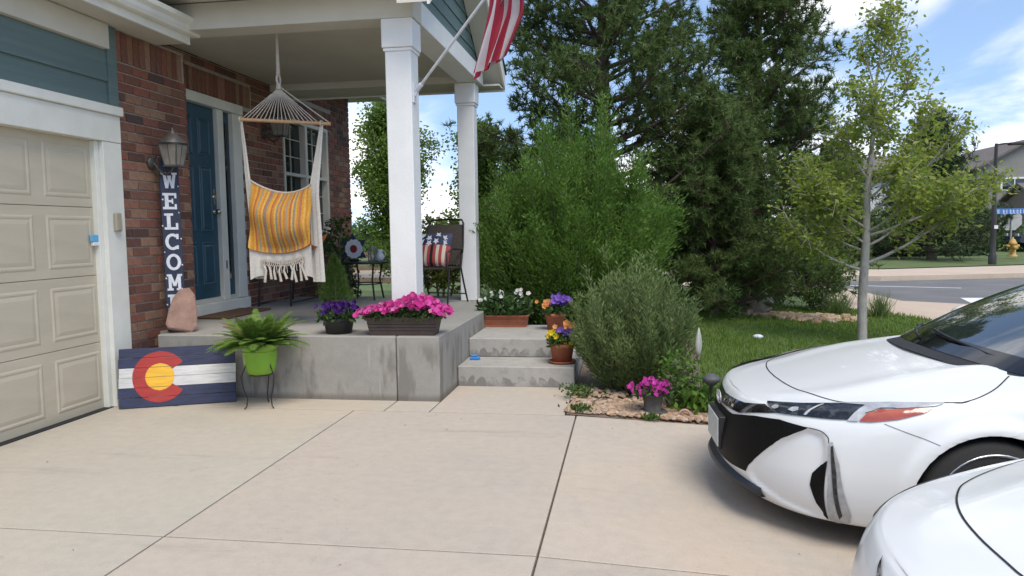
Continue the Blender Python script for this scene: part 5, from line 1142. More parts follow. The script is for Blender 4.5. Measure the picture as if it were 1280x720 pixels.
# outward offset and height share for levels from shoulder to sill
LV_F=[(0,1.0),(.022,.965),(.050,.87),(.070,.74),(.085,.58),(.095,.42),(.085,.27),(.055,.13),(.0,.02),(-.10,-.03)]
LV_S=[(0,1.0),(.018,.965),(.040,.87),(.050,.74),(.055,.58),(.055,.42),(.048,.27),(.030,.13),(.0,.02),(-.08,-.03)]
def body_grid():
    P=np.array([(l,w,h) for l,w,h in SH]); n=len(P); zb=.150; rows=[]
    ext=np.vstack([[(P[1][0],-P[1][1],P[1][2])],P,[(P[-2][0],-P[-2][1],P[-2][2])]])
    nrm=[]
    for i in range(n):
        t=ext[i+2]-ext[i]; m=np.array([t[1],-t[0]]); m=np.array([-t[1],t[0]]); m/=np.linalg.norm(m); nrm.append(m)   # outward in plan
    for k in range(len(LV_F)):
        row=[]
        for i in range(n):
            nx,ny=nrm[i]; fr_=max(0,-nx)**1.5; off=LV_F[k][0]*fr_+LV_S[k][0]*(1-fr_); sh=LV_F[k][1]*fr_+LV_S[k][1]*(1-fr_); h=P[i][2]; rise=.035*fr_*(1 if k>=6 else 0)
            zz=zb+(h-zb)*sh; row.append((P[i][0]+nx*off,P[i][1]+ny*off,zz+rise*0))
        rows.append(row)
    return np.array(rows)   # levels x stations x 3, w>=0 half
WC=(.93,3.55); WR=.290; AR=.325; WZ=.282
def make_car_geometry():
    G=body_grid(); K,n,_=G.shape
    us=np.concatenate([np.linspace(0,5,91)[:-1],np.linspace(5,n-1,(n-6)*9+1)]); vs=np.linspace(0,K-1,(K-1)*6+1)
    G2=np.stack([catmull(np.vstack([G[k]]),us) for k in range(K)]); G3=np.stack([catmull(G2[:,j],vs) for j in range(len(us))],1)
    # keep mirror symmetry exact at nose and tail
    G3[:,0,1]=0; G3[:,-1,1]=0
    # fender flare round the wheels and a soft body crease
    for wc in WC:
        d=np.hypot(G3[:,:,0]-wc,G3[:,:,2]-WZ); f=np.clip(1-np.abs(d-AR-.012)/.07,0,1); f=f*f*(3-2*f); G3[:,:,1]+=np.where(G3[:,:,1]>.5,f*.020,0)
    # recessed cheek panel either side of the lower grille
    CH=[(34.6,.577),(38.0,.565),(39.0,.515),(39.3,.42),(38.6,.30),(38.2,.19),(36.5,.160),(28,.205),(21.5,.262),(20.6,.30),(22,.352),(25.9,.440),(29.6,.512)]
    def sdist(a,h):
        x=a*.0175*1.15; ins=False; dm=9; m=len(CH)
        for i in range(m):
            x0,y0=CH[i][0]*.0175*1.15,CH[i][1]; x1,y1=CH[(i+1)%m][0]*.0175*1.15,CH[(i+1)%m][1]
            if (y0>h)!=(y1>h) and x<(x1-x0)*(h-y0)/(y1-y0)+x0: ins=not ins
            t=max(0,min(1,((x-x0)*(x1-x0)+(h-y0)*(y1-y0))/((x1-x0)**2+(y1-y0)**2))); dm=min(dm,math.hypot(x-x0-t*(x1-x0),h-y0-t*(y1-y0)))
        return dm if ins else -dm
    for k in range(G3.shape[0]):
        for j in range(100):
            p=G3[k,j]; a=math.degrees(math.atan2(p[1],1.2-p[0]))
            if 18<a<46 and .14<p[2]<.6:
                d_=sdist(a,p[2])
                if d_>0: f=min(1,d_/.016); dirv=np.array([p[0]-1.2,p[1]]); dirv/=np.linalg.norm(dirv); p[:2]-=dirv*.020*f
    nk,nj,_=G3.shape; V=[];Fq=[]
    right=G3.copy(); left=G3.copy(); left[:,:,1]*=-1
    V=np.concatenate([right.reshape(-1,3),left.reshape(-1,3)]); off=nk*nj
    for k in range(nk-1):
        for j in range(nj-1):
            a=k*nj+j; q=(a,a+1,a+nj+1,a+nj); Fq.append(q); Fq.append(tuple(off+i for i in q[::-1]))
    # cut the arches
    keep=[]; 
    Va=V
    for q in Fq:
        c=Va[list(q)].mean(0); cut=False
        for wc in WC:
            if math.hypot(c[0]-wc,c[2]-WZ)<AR and abs(c[1])>.5: cut=True
        if not cut: keep.append(q)
    keptv=set(i for q in keep for i in q)
    ks=set(keep); cutv=set(i for q in Fq if q not in ks for i in q); Fq=keep
    for i in keptv&cutv:
        wc=min(WC,key=lambda c:abs(V[i][0]-c)); d=math.hypot(V[i][0]-wc,V[i][2]-WZ)
        if d<AR+.06 and V[i][2]>.165: k_=AR/d; V[i][0]=wc+(V[i][0]-wc)*k_; V[i][2]=WZ+(V[i][2]-WZ)*k_
    # bonnet and deck: cross lines between the two shoulders
    sh=G3[0]; tv=np.linspace(-1,1,41); T=np.zeros((nj,41,3))
    for j in range(nj):
        l,w,h=sh[j]; u=us[j]
        crown=.0+.068*min(1,max(0,(l-.03)/.75))**.8
        for m,t in enumerate(tv):
            bul=crown*(1-abs(t)**2.6); 
            cr_=.012*math.exp(-((abs(t)-.62)/.10)**2)*min(1,max(0,(l-.1)/.5))   # two raised bonnet creases
            T[j,m]=(l-.06*(1-t*t)*min(1,l/1.0)*(1 if l<2 else 0),w*t,h+bul+cr_)
    b=len(V); V=np.concatenate([V,T.reshape(-1,3)])
    for j in range(nj-1):
        for m in range(40): a=b+j*41+m; Fq.append((a,a+1,a+42,a+41))
    return V,Fq,sh
def shape_mesh(nm,V,F,m):
    bm=bmesh.new(); vv=[bm.verts.new(v) for v in V]
    for f in F:
        try: bm.faces.new([vv[i] for i in f])
        except ValueError: pass
    bmesh.ops.remove_doubles(bm,verts=bm.verts[:],dist=.0008); loose=[v for v in bm.verts if not v.link_faces]; bmesh.ops.delete(bm,geom=loose,context='VERTS'); bmesh.ops.recalc_face_normals(bm,faces=bm.faces[:])
    for f in bm.faces: f.smooth=True
    me=bpy.data.meshes.new(nm); bm.to_mesh(me); me.materials.append(m); return me,bm
CARV,CARF,CARSH=make_car_geometry()
def conform(bvh,poly,mode,off=.004,res=.02):
    """fill a 2-D outline and lay it on the body. mode 'az': (azimuth deg, height) seen from an upright axis at x=1.2; 'top': (x,y); 'side': (x,z)"""
    bm=bmesh.new(); k=.02 if mode=='az' else 1.0
    vs=[bm.verts.new((p[0]*k,p[1],0)) for p in poly]; bm.faces.new(vs); bmesh.ops.triangulate(bm,faces=bm.faces[:])
    for _ in range(7):
        es=[e for e in bm.edges if e.calc_length()>res]
        if not es: break
        bmesh.ops.subdivide_edges(bm,edges=es,cuts=1); bmesh.ops.triangulate(bm,faces=[f for f in bm.faces if len(f.verts)>3])
    out=[];ok=[]
    for v in bm.verts:
        if mode=='az':
            a=R(v.co.x/k); d=Vector((math.cos(a),math.sin(a),0)); o=Vector((1.2,0,v.co.y))-d*3; h=bvh.ray_cast(o,d)   # azimuth 0 looks along +x at the nose centre
        elif mode=='top': h=bvh.ray_cast(Vector((v.co.x,v.co.y,3)),Vector((0,0,-1)))
        else: h=bvh.ray_cast(Vector((v.co.x,-3,v.co.y)),Vector((0,1,0)))
        if h[0] is None: out.append(Vector((0,0,0))); ok.append(False)
        else:
            nn=h[1]; nn=-nn if nn.dot(d if mode=='az' else Vector((0,0,-1)) if mode=='top' else Vector((0,1,0)))>0 else nn
            out.append(h[0]+nn*off); ok.append(True)
    fs=[[v.index for v in f.verts] for f in bm.faces if all(ok[v.index] for v in f.verts)]; bm.verts.index_update(); fs=[[v.index for v in f.verts] for f in bm.faces]; fs=[f for f in fs if all(ok[i] for i in f)]
    bm.free(); return out,fs
def ribbon(bvh,path,mode,w=.007,off=.002):
    """thin dark line on the body along a path"""
    pts=[]
    if len(path)>3:
        path=[tuple(q) for q in catmull(np.array(path),np.linspace(0,len(path)-1,(len(path)-1)*5+1))]
    for i in range(len(path)-1):
        n=max(2,int(math.hypot((path[i+1][0]-path[i][0])*(.02 if mode=='az' else 1),path[i+1][1]-path[i][1])/.02))
        for k in range(n): f=k/n; pts.append((path[i][0]+(path[i+1][0]-path[i][0])*f,path[i][1]+(path[i+1][1]-path[i][1])*f))
    pts.append(path[-1]); hit=[]
    for p in pts:
        if mode=='az': a=R(p[0]); d=Vector((math.cos(a),math.sin(a),0)); h=bvh.ray_cast(Vector((1.2,0,p[1]))-d*3,d)
        elif mode=='top': d=Vector((0,0,-1)); h=bvh.ray_cast(Vector((p[0],p[1],3)),d)
        else: d=Vector((0,1,0)); h=bvh.ray_cast(Vector((p[0],-3,p[1])),d)
        if h[0] is not None: nn=h[1]; nn=-nn if nn.dot(d)>0 else nn; hit.append((h[0],nn))
    vs=[];
    for i,(p,nn) in enumerate(hit):
        t=(hit[min(i+1,len(hit)-1)][0]-hit[max(i-1,0)][0]); s_=t.cross(nn).normalized()*w/2; vs+=[p+nn*off-s_,p+nn*off+s_]
    return vs,[(2*i,2*i+1,2*i+3,2*i+2) for i in range(len(hit)-1)]
def mirrored(vs): return [Vector((v[0],-v[1],v[2])) for v in vs]
CARPART={}
def build_car(name,label,loc,heading,patches=None,lines_=None,plate=True):
    t=thing(name,label,'car',(0,0,0),group='white cars parked on the driveway')
    me,bm=shape_mesh('body',CARV,CARF,M_pearl); bvh=BVHTree.FromBMesh(bm); bm.free(); CARPART['bvh']=bvh
    body=bpy.data.objects.new('body',me); link(body,t); ORG[body]=Vector((0,0,0))
    def part(nm,m,poly,mode,par=body,off=.004,both=True,res=.02,join=False):
        vs,fs=conform(bvh,poly,mode,off,res)
        for sgn in ((1,-1) if both else (1,)):
            mb=MB(); mb.add(vs if sgn==1 else mirrored(vs),fs,0,True); mb.build(nm,m,par)
    def lines(nm,m,paths,w=.007):
        mb=MB()
        for path,mode,both in paths:
            vs,fs=ribbon(bvh,path,mode,w); mb.add(vs,fs,0,True)
            if both: mb.add(mirrored(vs),fs,0,True)
        mb.build(nm,m,body)
    for nm,m,poly,mode,off,both in (patches or CAR_PATCHES): part(nm,{'gloss':M_gloss,'black':M_grille,'lens':M_lens,'chrome':M_lamp,'amber':M_amber,'drl':M_drl,'white':M_pearl}[m],poly,mode,body,off,both)
    for ln_,w_ in (lines_ or CAR_LINES): lines('shut_and_shade_line',M_dark,[ln_],w_)
    lp=MB(); vs=[]; azs=np.linspace(-24,24,33)
    for a in azs:
        d=Vector((math.cos(R(a)),math.sin(R(a)),0)); h=bvh.ray_cast(Vector((1.2,0,.24))-d*3,d)[0]; tpr=math.cos(R(a/24*80))**.5 if abs(a)<24 else 0
        for o_,z_ in ((.010,.295-.055*(abs(a)/24)**2),(-.030*tpr-.006,.262-.025*(abs(a)/24)**2),(-.040*tpr-.006,.235),(.0,.195),(.04,.19)): q=h+d*o_; vs.append((q.x,q.y,z_))
    lp.add(vs,[(5*i+j,5*i+j+1,5*i+j+6,5*i+j+5) for i in range(32) for j in range(4)],0,True); lp.build('front_lip',mat('lip_'+str(len(MATS)),(.02,.026,.036),rough=.45),body)
    em=MB()
    for r1,r2,yo_,zo_ in ((.062,.040,0,0),(.026,.034,0,.006),(.050,.016,0,.020)):
        em.tube([(-.0405,yo_+r1*math.cos(q),.568+zo_+r2*.8*math.sin(q)) for q in np.linspace(0,2*PI,25)],.0035,5,cap=False)
    em.build('emblem',M_lamp,body)
    # wheels
    def wheel(wx,sy):
        y0=sy*.665; w=MB(); w.lathe([(.20,0),(.265,.005),(.285,.03),(.29,.06),(.29,.15),(.285,.18),(.268,.20),(.2,.205)],(0,0,0),n=40,axis='y'); mb=MB(); mb.v=[(v[0]+wx,(v[1]*sy+y0),v[2]+WR) for v in w.v]; mb.f=w.f; mb.m=w.m; mb.sm=w.sm; wo_=mb.build('wheel',M_tyre,t)
        rim=MB(); rim.lathe([(.236,.204),(.242,.212),(.232,.208),(.222,.190),(.212,.165),(.205,.10)],n=40,axis='y'); yo=.196
        for k in range(10):
            a=2*PI*k/10; c,s=math.cos(a),math.sin(a); a2=a+.16; c2,s2=math.cos(a2),math.sin(a2)
            for (ca,sa,w0,w1) in ((c,s,.016,.022),): 
                pr_=[]
                for r,wd,yy in ((.035,w0,yo-.012),(.12,w0*.9,yo-.004),(.226,w1,yo-.008)):
                    pr_+=[(r*ca-wd*sa,yy,r*sa+wd*ca),(r*ca+wd*sa,yy,r*sa-wd*ca),(r*ca+wd*sa,yy-.022,r*sa-wd*ca),(r*ca-wd*sa,yy-.022,r*sa+wd*ca)]
                rim.add(pr_,[(4*i+j,4*i+(j+1)%4,4*i+4+(j+1)%4,4*i+4+j) for i in range(2) for j in range(4)])
        rim.lathe([(.001,yo+.002),(.030,yo),(.045,yo-.010),(.045,yo-.03)],n=24,axis='y')
        mb=MB(); mb.v=[(v[0]+wx,v[1]*sy+y0,v[2]+WR) for v in rim.v]; mb.f=rim.f; mb.m=rim.m; mb.sm=rim.sm; mb.build('rim',M_alloy,wo_)
        d=MB(); d.lathe([(.001,.10),(.20,.10)],n=30,axis='y'); mb=MB(); mb.v=[(v[0]+wx,v[1]*sy+y0,v[2]+WR) for v in d.v]; mb.f=d.f; mb.m=d.m; mb.sm=d.sm; mb.build('brake_disc',M_matteb,wo_)
        ln=MB(); n=24; vs=[]
        for i in range(n+1):
            a=-.42+(PI+.84)*i/n
            for yy in (.30,.853): vs.append((wx+(AR+.004)*math.cos(a),sy*yy,WZ+(AR+.004)*math.sin(a)))
        ln.add(vs,[(2*i,2*i+1,2*i+3,2*i+2) for i in range(n)],0,True); ln.add([vs[2*i] for i in range(n+1)],[tuple(range(n+1))]); ln.build('arch_liner',M_matteb,t)
    for wx in WC:
        for sy in (1,-1): wheel(wx,sy)
    MB().box(.25,4.3,-.60,.60,.14,.19).build('underbody',M_matteb,t)
    # greenhouse
    def lerp(a,b,f): return tuple(a[i]+(b[i]-a[i])*f for i in range(3))
    zc=.835
    base=[(.99,.0,.845),(1.02,.30,.838),(1.10,.55,.820),(1.20,.69,.800)]; top=[(1.95,.0,1.235),(1.96,.25,1.232),(1.99,.42,1.220),(2.04,.535,1.195)]
    nU,nVv=24,18
    def curve(P,n): 
        Pm=[(p[0],-p[1],p[2]) for p in P[::-1]][:-1]+list(P); u=np.linspace(0,len(Pm)-1,n+1); return catmull(Pm,u)
    cb,ct=curve(base,nU),curve(top,nU); grid=[[tuple(cb[i]*(1-j/nVv)+ct[i]*(j/nVv)+np.array([-.03,0,.045])*math.sin(PI*j/nVv)*.6) for i in range(nU+1)] for j in range(nVv+1)]
    def gridpart(nm,m,i0,i1,j0,j1,off=0,par=t):
        mb=MB(); vs=[]; 
        for j in range(j0,j1+1):
            for i in range(i0,i1+1): p=grid[j][i]; vs.append((p[0]-off*.4,p[1],p[2]+off))
        w=i1-i0+1; mb.add(vs,[(a*w+b,a*w+b+1,(a+1)*w+b+1,(a+1)*w+b) for a in range(j1-j0) for b in range(w-1)],0,True); return mb.build(nm,m,par)
    ws=gridpart('windscreen',M_wsg,0,nU,0,nVv)
    for i0,i1,j0,j1 in ((0,1,0,nVv),(nU-1,nU,0,nVv),(1,nU-1,nVv-1,nVv),(1,nU-1,0,2)): gridpart('glass_border',M_gloss,i0,i1,j0,j1,.0025,ws)
    # cowl and wipers
    mb=MB(); vs=[]
    for i in range(nU+1): p=cb[i]; vs+=[(p[0]-.085+.02*abs(p[1]),p[1]*1.01,p[2]-.014),(p[0]+.01,p[1],p[2]+.002)]
    mb.add(vs,[(2*i,2*i+1,2*i+3,2*i+2) for i in range(nU)]); mb.build('cowl',M_matteb,t)
    for y0,y1,dx in ((-.50,.10,.0),(.12,.64,.0)):
        pts=[]
        for k in range(7):
            f=k/6; y=y0+(y1-y0)*f; i=int((y+.69)/1.38*nU); j=.8+1.4*f; j0=int(j); p=Vector(grid[j0][i]).lerp(Vector(grid[min(j0+1,nVv)][i]),j-j0); pts.append((p.x-.012,y,p.z+.016))
        MB().tube(pts,.007,5).build('wiper',M_matteb,t)
    # pillars, side glass, roof, rear glass
    def side(sy):
        A=[(1.20,.69,.800),(1.35,.72,.80),(2.3,.735,.83),(3.2,.715,.86),(3.95,.63,.91)]; B=[(2.04,.535,1.195),(2.12,.56,1.207),(2.5,.575,1.235),(3.2,.545,1.21),(3.9,.47,1.10)]
        def pt(u,v): a=catmull(A,[u*4])[0]; b=catmull(B,[u*4])[0]; p=a*(1-v)+b*v; return (p[0],sy*(p[1]+.02*math.sin(PI*v)),p[2])
        mb=MB(); nu,nv=32,8; mb.add([pt(i/nu,j/nv) for j in range(nv+1) for i in range(nu+1)],[(j*(nu+1)+i,j*(nu+1)+i+1,(j+1)*(nu+1)+i+1,(j+1)*(nu+1)+i) for j in range(nv) for i in range(nu)],0,True); mb.build('side_window',M_wsg,t)
        def strip(u0,u1,nm,m): 
            mb=MB(); k=6; vs=[]
            for j in range(9):
                for i in range(k+1): p=pt(u0+(u1-u0)*i/k,j/8); vs.append((p[0],p[1]+sy*.006,p[2]+.001))
            mb.add(vs,[(j*(k+1)+i,j*(k+1)+i+1,(j+1)*(k+1)+i+1,(j+1)*(k+1)+i) for j in range(8) for i in range(k)],0,True); mb.build(nm,m,t)
        strip(.0,.055,'front_pillar',M_gloss); strip(.50,.545,'centre_pillar',M_gloss); strip(.90,1.0,'rear_pillar',M_pearl)
        MB().ball((1.62,sy*.90,.90),.085,seg=14,rings=10,sc=(.9,1.15,.75)).build('wing_mirror',M_pearl,t); MB().tube([(1.62,sy*.74,.85),(1.63,sy*.86,.875)],.022,8).build('mirror_stalk',M_gloss,t)
        return [pt(i/nu,1) for i in range(nu+1)],[pt(1,j/8) for j in range(9)]
    eR,bR=side(1); eL,bL=side(-1)
    mb=MB(); vs=[];n=len(eR);k=14
    fr_=ct[::1]
    for i in range(n):
        for j in range(k+1):
            f=j/k; a=Vector(eL[i]); b=Vector(eR[i]); p=a.lerp(b,f); x=p.x-(.10*(1-(2*f-1)**2) if i==0 else .10*(1-(2*f-1)**2)*max(0,1-i/6)); vs.append((x,p.y,p.z+.038*(1-(2*f-1)**2)+.004))
    mb.add(vs,[(i*(k+1)+j,i*(k+1)+j+1,(i+1)*(k+1)+j+1,(i+1)*(k+1)+j) for i in range(n-1) for j in range(k)],0,True); mb.build('roof',M_pearl,t)
    mb=MB(); vs=[]
    for j in range(9):
        for i in range(k+1):
            f=i/k; a=Vector(bL[j]);b=Vector(bR[j]); p=a.lerp(b,f); vs.append((p.x+.25*(1-j/8)*(1-(2*f-1)**2)+.0,p.y,p.z+.03*(1-(2*f-1)**2)*(j/8)))
    mb.add(vs,[(j*(k+1)+i,j*(k+1)+i+1,(j+1)*(k+1)+i+1,(j+1)*(k+1)+i) for j in range(8) for i in range(k)],0,True); mb.build('rear_window',M_wsg,t)
    for sy in (1,-1):
        MB().box(4.30,4.47,sy*.56-.10,sy*.56+.10,.70,.84,bev=.02).build('tail_lamp',M_amber,t)
        for xx in (1.9,2.9): MB().box(xx,xx+.19,sy*.866-.012,sy*.866+.012,.70,.725,bev=.006).build('door_handle',M_pearl,t)
    if plate:
        MB().box(-.073,-.066,-.155,.155,.335,.485,bev=.002).build('number_plate',M_plate,t); MB().box(-.066,-.03,-.165,.165,.325,.495,bev=.004).build('plate_frame',M_matteb,t)
    t.location=loc; t.rotation_euler=(0,0,heading); return t
CAR_PATCHES=[('upper_grille','gloss',[(0,.588),(4.6,.592),(14.6,.604),(22,.630),(27,.611),(21,.586),(14.4,.553),(0,.535)],'az',.003,True),
('headlight','lens',[(21.6,.639),(29.1,.655),(35.5,.671),(43.5,.688),(43.2,.660),(42.4,.633),(39.1,.627),(34.1,.622),(27,.611)],'az',.006,True),
('projector','chrome',[(24.6,.625),(25.8,.622),(26.6,.629),(26.2,.637),(25,.636)],'az',.009,True),
('projector','chrome',[(29.2,.632),(30.6,.629),(31.6,.637),(31,.646),(29.6,.643)],'az',.009,True),
('lamp_divider','chrome',[(33.2,.626),(33.8,.626),(34.6,.664),(34.0,.664)],'az',.009,True),
('headlight_trim','chrome',[(35.2,.671),(48.3,.702),(60.8,.722),(58.7,.708),(53.1,.696),(47.5,.684),(45.1,.665),(44.2,.631),(42.1,.629),(42.9,.659),(43.5,.683)],'az',.008,True),
('turn_lamp','amber',[(45.3,.664),(47.5,.681),(53.1,.693),(58.6,.705),(56.6,.682),(51.7,.652),(46.5,.633),(44.4,.631)],'az',.0065,True),
('lower_grille','black',[(0,.529),(11.3,.532),(20.7,.571),(28.1,.588),(35.0,.580),(29.4,.508),(25.6,.434),(21.5,.342),(20.2,.300),(14,.292),(0,.288)],'az',.003,True),
('fog_recess','black',[(39.5,.451),(38.9,.300),(38.5,.171),(37.8,.188),(36.5,.241),(35.7,.326),(36.2,.381),(37.8,.424)],'az',.004,True),
('fog_lamp_core','lens',[(39.9,.515),(40.3,.520),(41.3,.40),(41.7,.21),(40.9,.19),(40.6,.36)],'az',.009,True),
('fog_lamp_strip','drl',[(39.4,.528),(40.1,.536),(41.7,.444),(43.4,.214),(42.7,.175),(39.9,.164),(38.8,.175),(39.8,.356)],'az',.006,True)]
MIR=lambda P:[(x,-y) for x,y in P]
HOOD=[(1.10,-.615),(.975,-.735),(.844,-.800),(.74,-.778),(.63,-.738),(.52,-.685),(.436,-.628),(.372,-.555),(.296,-.39),(.26,-.2),(.25,0)]
CAR_LINES=[((HOOD,'top',False),.006),((MIR(HOOD),'top',False),.006),(([(49.2,.632),(54.7,.596),(60.5,.560)],'az',False),.0022),(([(35,.579),(37.5,.574),(39.1,.552),(39.4,.528)],'az',False),.004),(([(1.62,.79),(1.60,.60),(1.60,.32),(1.66,.20)],'side',False),.004),(([(2.62,.80),(2.62,.55),(2.60,.20)],'side',False),.004)]  # the cheek corner line paints shade along its crease; the rest are panel gaps
PATCH2=[('centre_grille','gloss',[(0,.585),(6,.590),(9.3,.620),(8.3,.600),(6.2,.574),(0,.570)],'az',.004,True),
('lower_grille','gloss',[(0,.42),(12,.42),(22,.40),(28,.36),(24,.26),(0,.25)],'az',.003,True),
('headlight','drl',[(27,.600),(36,.640),(48,.665),(55,.660),(48,.600),(38,.560),(29,.555)],'az',.005,True),
('headlight_lens','lens',[(30,.598),(38,.625),(41,.600),(35,.575)],'az',.008,True)]
car1=build_car('car','white hatchback parked farther from the camera, its whole front end and windscreen showing',(.525,4.08,-.105),.046)
car2=build_car('car','white car nearest the camera, only its front corner and bonnet showing',(.63,1.80,-.105),0.03,patches=PATCH2,plate=False)

# ------------------------------------------------------------------ street furniture and houses across the road
GR=-.18
t=thing('street_lamp','black street lamp post with a flat arm lamp, in front of the grey house','street lamp',(12.75,28.6,GR)); x,y=12.75,28.6
MB().lathe([(.13,-.1),(.13,.25),(.10,.30),(.085,.9),(.085,1.75),(.07,1.80),(.055,3.9),(.05,4.15)],(x,y,0),n=14,cap=True).build('pole',M_black,t)
MB().tube([(x,y,4.10),(x+.25,y,4.14),(x+.60,y,4.14)],.03,6).build('arm',M_black,t); mb=MB(); mb.box(x+.40,x+.95,y-.12,y+.12,4.08,4.17,bev=.02); mb.build('lamp_head',M_black,t)
MB().box(x-.02,x+.10,y-.11,y-.09,1.18,1.30).build('tag_plate',M_signw,t)
t=thing('street_sign','blue street name sign above the back of the stop sign','street sign',(14.15,30.0,GR)); x,y=14.15,30.0
M_sblue=mat('street_sign_blue',(.03,.15,.45),rough=.5)
MB().box(x-.75,x+1.0,y-.02,y+.02,1.70,1.90,bev=.01).build('sign_plate',M_sblue,t)
mb=MB(); random.seed(33)
xx=x-.68
for ch in 'E':
    for pg in letter(ch): mb.prism([(xx+a*.10,1.72+b*.15) for a,b in pg],(0,y-.021,0),(1,0,0),(0,0,1),(0,-1,0),.006)
for i,(wd) in enumerate((.08,.03,.09,.07,.09,.04,.08)):
    xx=x-.48+i*.115; mb.prism([(xx,1.72),(xx+wd,1.72),(xx+wd,1.745),(xx+.02,1.745),(xx+.02,1.80),(xx+wd*.9,1.80),(xx+wd*.9,1.825),(xx+.02,1.825),(xx+.02,1.865),(xx,1.865)],(0,y-.021,0),(1,0,0),(0,0,1),(0,-1,0),.005)
mb.build('lettering',M_signw,t); MB().tube([(x+.9,y+.03,-.2),(x+.9,y+.03,1.95)],.03,8).build('post',M_barkg,t)
t=thing('stop_sign','grey metal back of an octagonal stop sign on a thin post','stop sign',(16.9,36,GR)); x,y=16.75,36
MB().prism([(.48*math.cos(PI/8+i*PI/4),.48*math.sin(PI/8+i*PI/4)) for i in range(8)],(x,y,1.50),(1,0,0),(0,0,1),(0,1,0),.02).build('sign_plate',mat('sign_back',(.42,.42,.42),(.36,.36,.36),scale=6,rough=.5),t)
MB().prism([(.465*math.cos(PI/8+i*PI/4),.465*math.sin(PI/8+i*PI/4)) for i in range(8)],(x,y+.021,1.50),(1,0,0),(0,0,1),(0,1,0),.003).build('sign_face',mat('stop_red',(.45,.02,.02),rough=.5),t)
MB().tube([(x,y-.03,-.2),(x,y-.03,1.95)],.035,8).build('post',mat('galvanised',(.30,.30,.29),rough=.6),t)
t=thing('fire_hydrant','small yellow fire hydrant by the pavement across the road','hydrant',(15.4,32.8,GR)); x,y=15.45,33.0
M_hy=mat('hydrant_yellow',(.55,.36,.10),(.42,.26,.07),scale=9,rough=.6)
MB().lathe([(.18,0),(.18,.05),(.12,.07),(.12,.48),(.16,.50),(.16,.54),(.13,.58),(.09,.68),(.03,.72),(.03,.78),(.001,.79)],(x,y,GR+.2),n=16).build('barrel',M_hy,t)
for s in (-1,1): MB().lathe([(.001,s*.24),(.065,s*.24),(.065,s*.12),(.05,s*.10)],(x,y,GR+.62),n=10,axis='x').build('outlet',M_hy,t)
MB().lathe([(.001,-.26),(.085,-.26),(.085,-.14),(.06,-.10)],(x,y,GR+.56),n=10,axis='y').build('outlet',M_hy,t)
def far_house(name,label,x0,x1,y0,y1,zw,zr,m,axis,wins,roofm,seed=0,trim=M_white):
    """box house with gable roof; axis 'x': ridge along x, else gable faces the viewer"""
    t=thing(name,label,'house',((x0+x1)/2,(y0+y1)/2,GR)); MB().box(x0,x1,y0,y1,GR-.3,zw).build('wall',m,t)
    o=.45; mb=MB()
    if axis=='x':
        ym=(y0+y1)/2; pr_=[(y0-o,zw-.15),(ym,zr),(y1+o,zw-.15),(y1+o,zw),(ym,zr+.18),(y0-o,zw)]; mb.prism(pr_,(x0-o,0,0),(0,1,0),(0,0,1),(1,0,0),x1-x0+2*o)
        g=MB(); g.prism([(y0,zw),(ym,zr-.05),(y1,zw)],(x0+.01,0,0),(0,1,0),(0,0,1),(1,0,0),x1-x0-.02); g.build('gable_wall',m,t)
    else:
        xm=(x0+x1)/2; pr_=[(x0-o,zw-.15),(xm,zr),(x1+o,zw-.15),(x1+o,zw),(xm,zr+.18),(x0-o,zw)]; mb.prism(pr_,(0,y0-o,0),(1,0,0),(0,0,1),(0,1,0),y1-y0+2*o)
        g=MB(); g.prism([(x0,zw),(xm,zr-.05),(x1,zw)],(0,y0+.01,0),(1,0,0),(0,0,1),(0,1,0),y1-y0-.02); g.build('gable_wall',m,t)
    mb.build('roof',roofm,t)
    for (a,b,c,d) in wins:
        f=MB().box(a-.12,b+.12,y0-.06,y0+.02,c-.12,d+.12).build('window',trim,t); n=max(1,round((b-a)/.75))
        for k in range(n): w=(b-a)/n; MB().box(a+k*w+.04,a+(k+1)*w-.04,y0-.075,y0-.061,c,d).build('pane',M_glass,f)
    return t
M_hs=mat('far_siding_grey',(.24,.235,.22),(.21,.205,.19),scale=1,rough=.9); M_hw=mat('far_siding_white',(.55,.56,.56),(.50,.51,.51),scale=1,rough=.9); M_rf=mat('far_roof',(.15,.13,.12),(.12,.105,.10),scale=2,rough=.95); M_brn=mat('far_stucco_tan',(.20,.175,.15),(.17,.15,.13),scale=1,rough=.9)
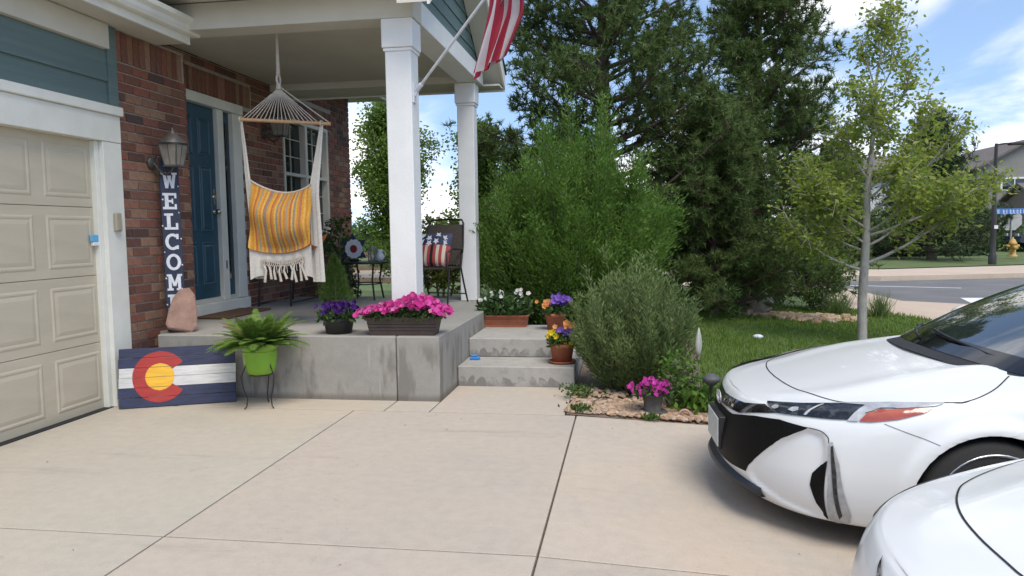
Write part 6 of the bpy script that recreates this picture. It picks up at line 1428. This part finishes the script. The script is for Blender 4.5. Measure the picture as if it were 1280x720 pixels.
far_house('house','large grey-brown house with gabled roof at the right edge across the road',24.2,33.5,60,70,4.6,7.3,M_hs,'y',[(27.2,28.9,3.85,4.6),(30.0,31.8,3.8,4.7)],M_rf)
h2=far_house('house','lower tan house in front of the large grey one, right edge',27.5,35.5,55,60,2.9,4.0,M_brn,'x',[(29.5,31.0,1.2,2.2)],M_rf)
far_house('house','white house half hidden behind the young tree crown across the road',18.6,25.5,66,74,5.2,7.2,M_hw,'x',[(21.6,22.5,4.1,5.6),(23.4,24.3,4.1,5.6)],M_rf,trim=M_hs)
# parked dark car far away at the kerb by the hydrant
M_dcar=mat('dark_blue_paint',(.02,.025,.05),rough=.2,coat=1)
t=thing('parked_car','dark car parked far across the road at the right edge beside the hydrant','car',(21.3,41,GR)); x,y,z=21.3,41,GR+.35
bd=[(0,.28),(.12,.62),(.9,.80),(1.5,.86),(2.1,1.30),(3.2,1.34),(3.9,.95),(4.4,.88),(4.5,.5),(4.45,.24),(0.1,.22)]
bd=[(-2.2+a,b) for a,b in bd]
MB().prism(bd,(x,y-.85,z),(1,0,0),(0,0,1),(0,1,0),1.7).build('body',M_dcar,t)
MB().prism([(-.62,.90),(-.12,1.24),(.98,1.27),(1.5,.94)],(x,y-.862,z),(1,0,0),(0,0,1),(0,1,0),1.724).build('windows',M_glass,t)
for wx in (-1.35,1.4):
    for sy in (-.78,.78): MB().lathe([(.001,-.1),(.30,-.1),(.32,-.05),(.32,.05),(.30,.1),(.001,.1)],(x+wx,y+sy,z+.30),n=20,axis='y').build('wheel',M_tyre,t)
MB().box(x-2.21,x-2.15,y-.7,y-.4,z+.55,z+.68).build('headlight',M_lamp,t); MB().box(x-2.21,x-2.15,y+.4,y+.7,z+.55,z+.68).build('headlight',M_lamp,t)
# hedge right of the lamp
mass('corner_hedge',M_hedge,[(x_+random.uniform(-.6,.6),43+random.uniform(-1,1),random.uniform(1.0,1.5),random.uniform(1.3,2.3),-.1) for x_ in (15.2,16.6,18,19.4,24,26,28)],16000,.20,53,'green hedge at the street corner behind the stop sign','hedge')
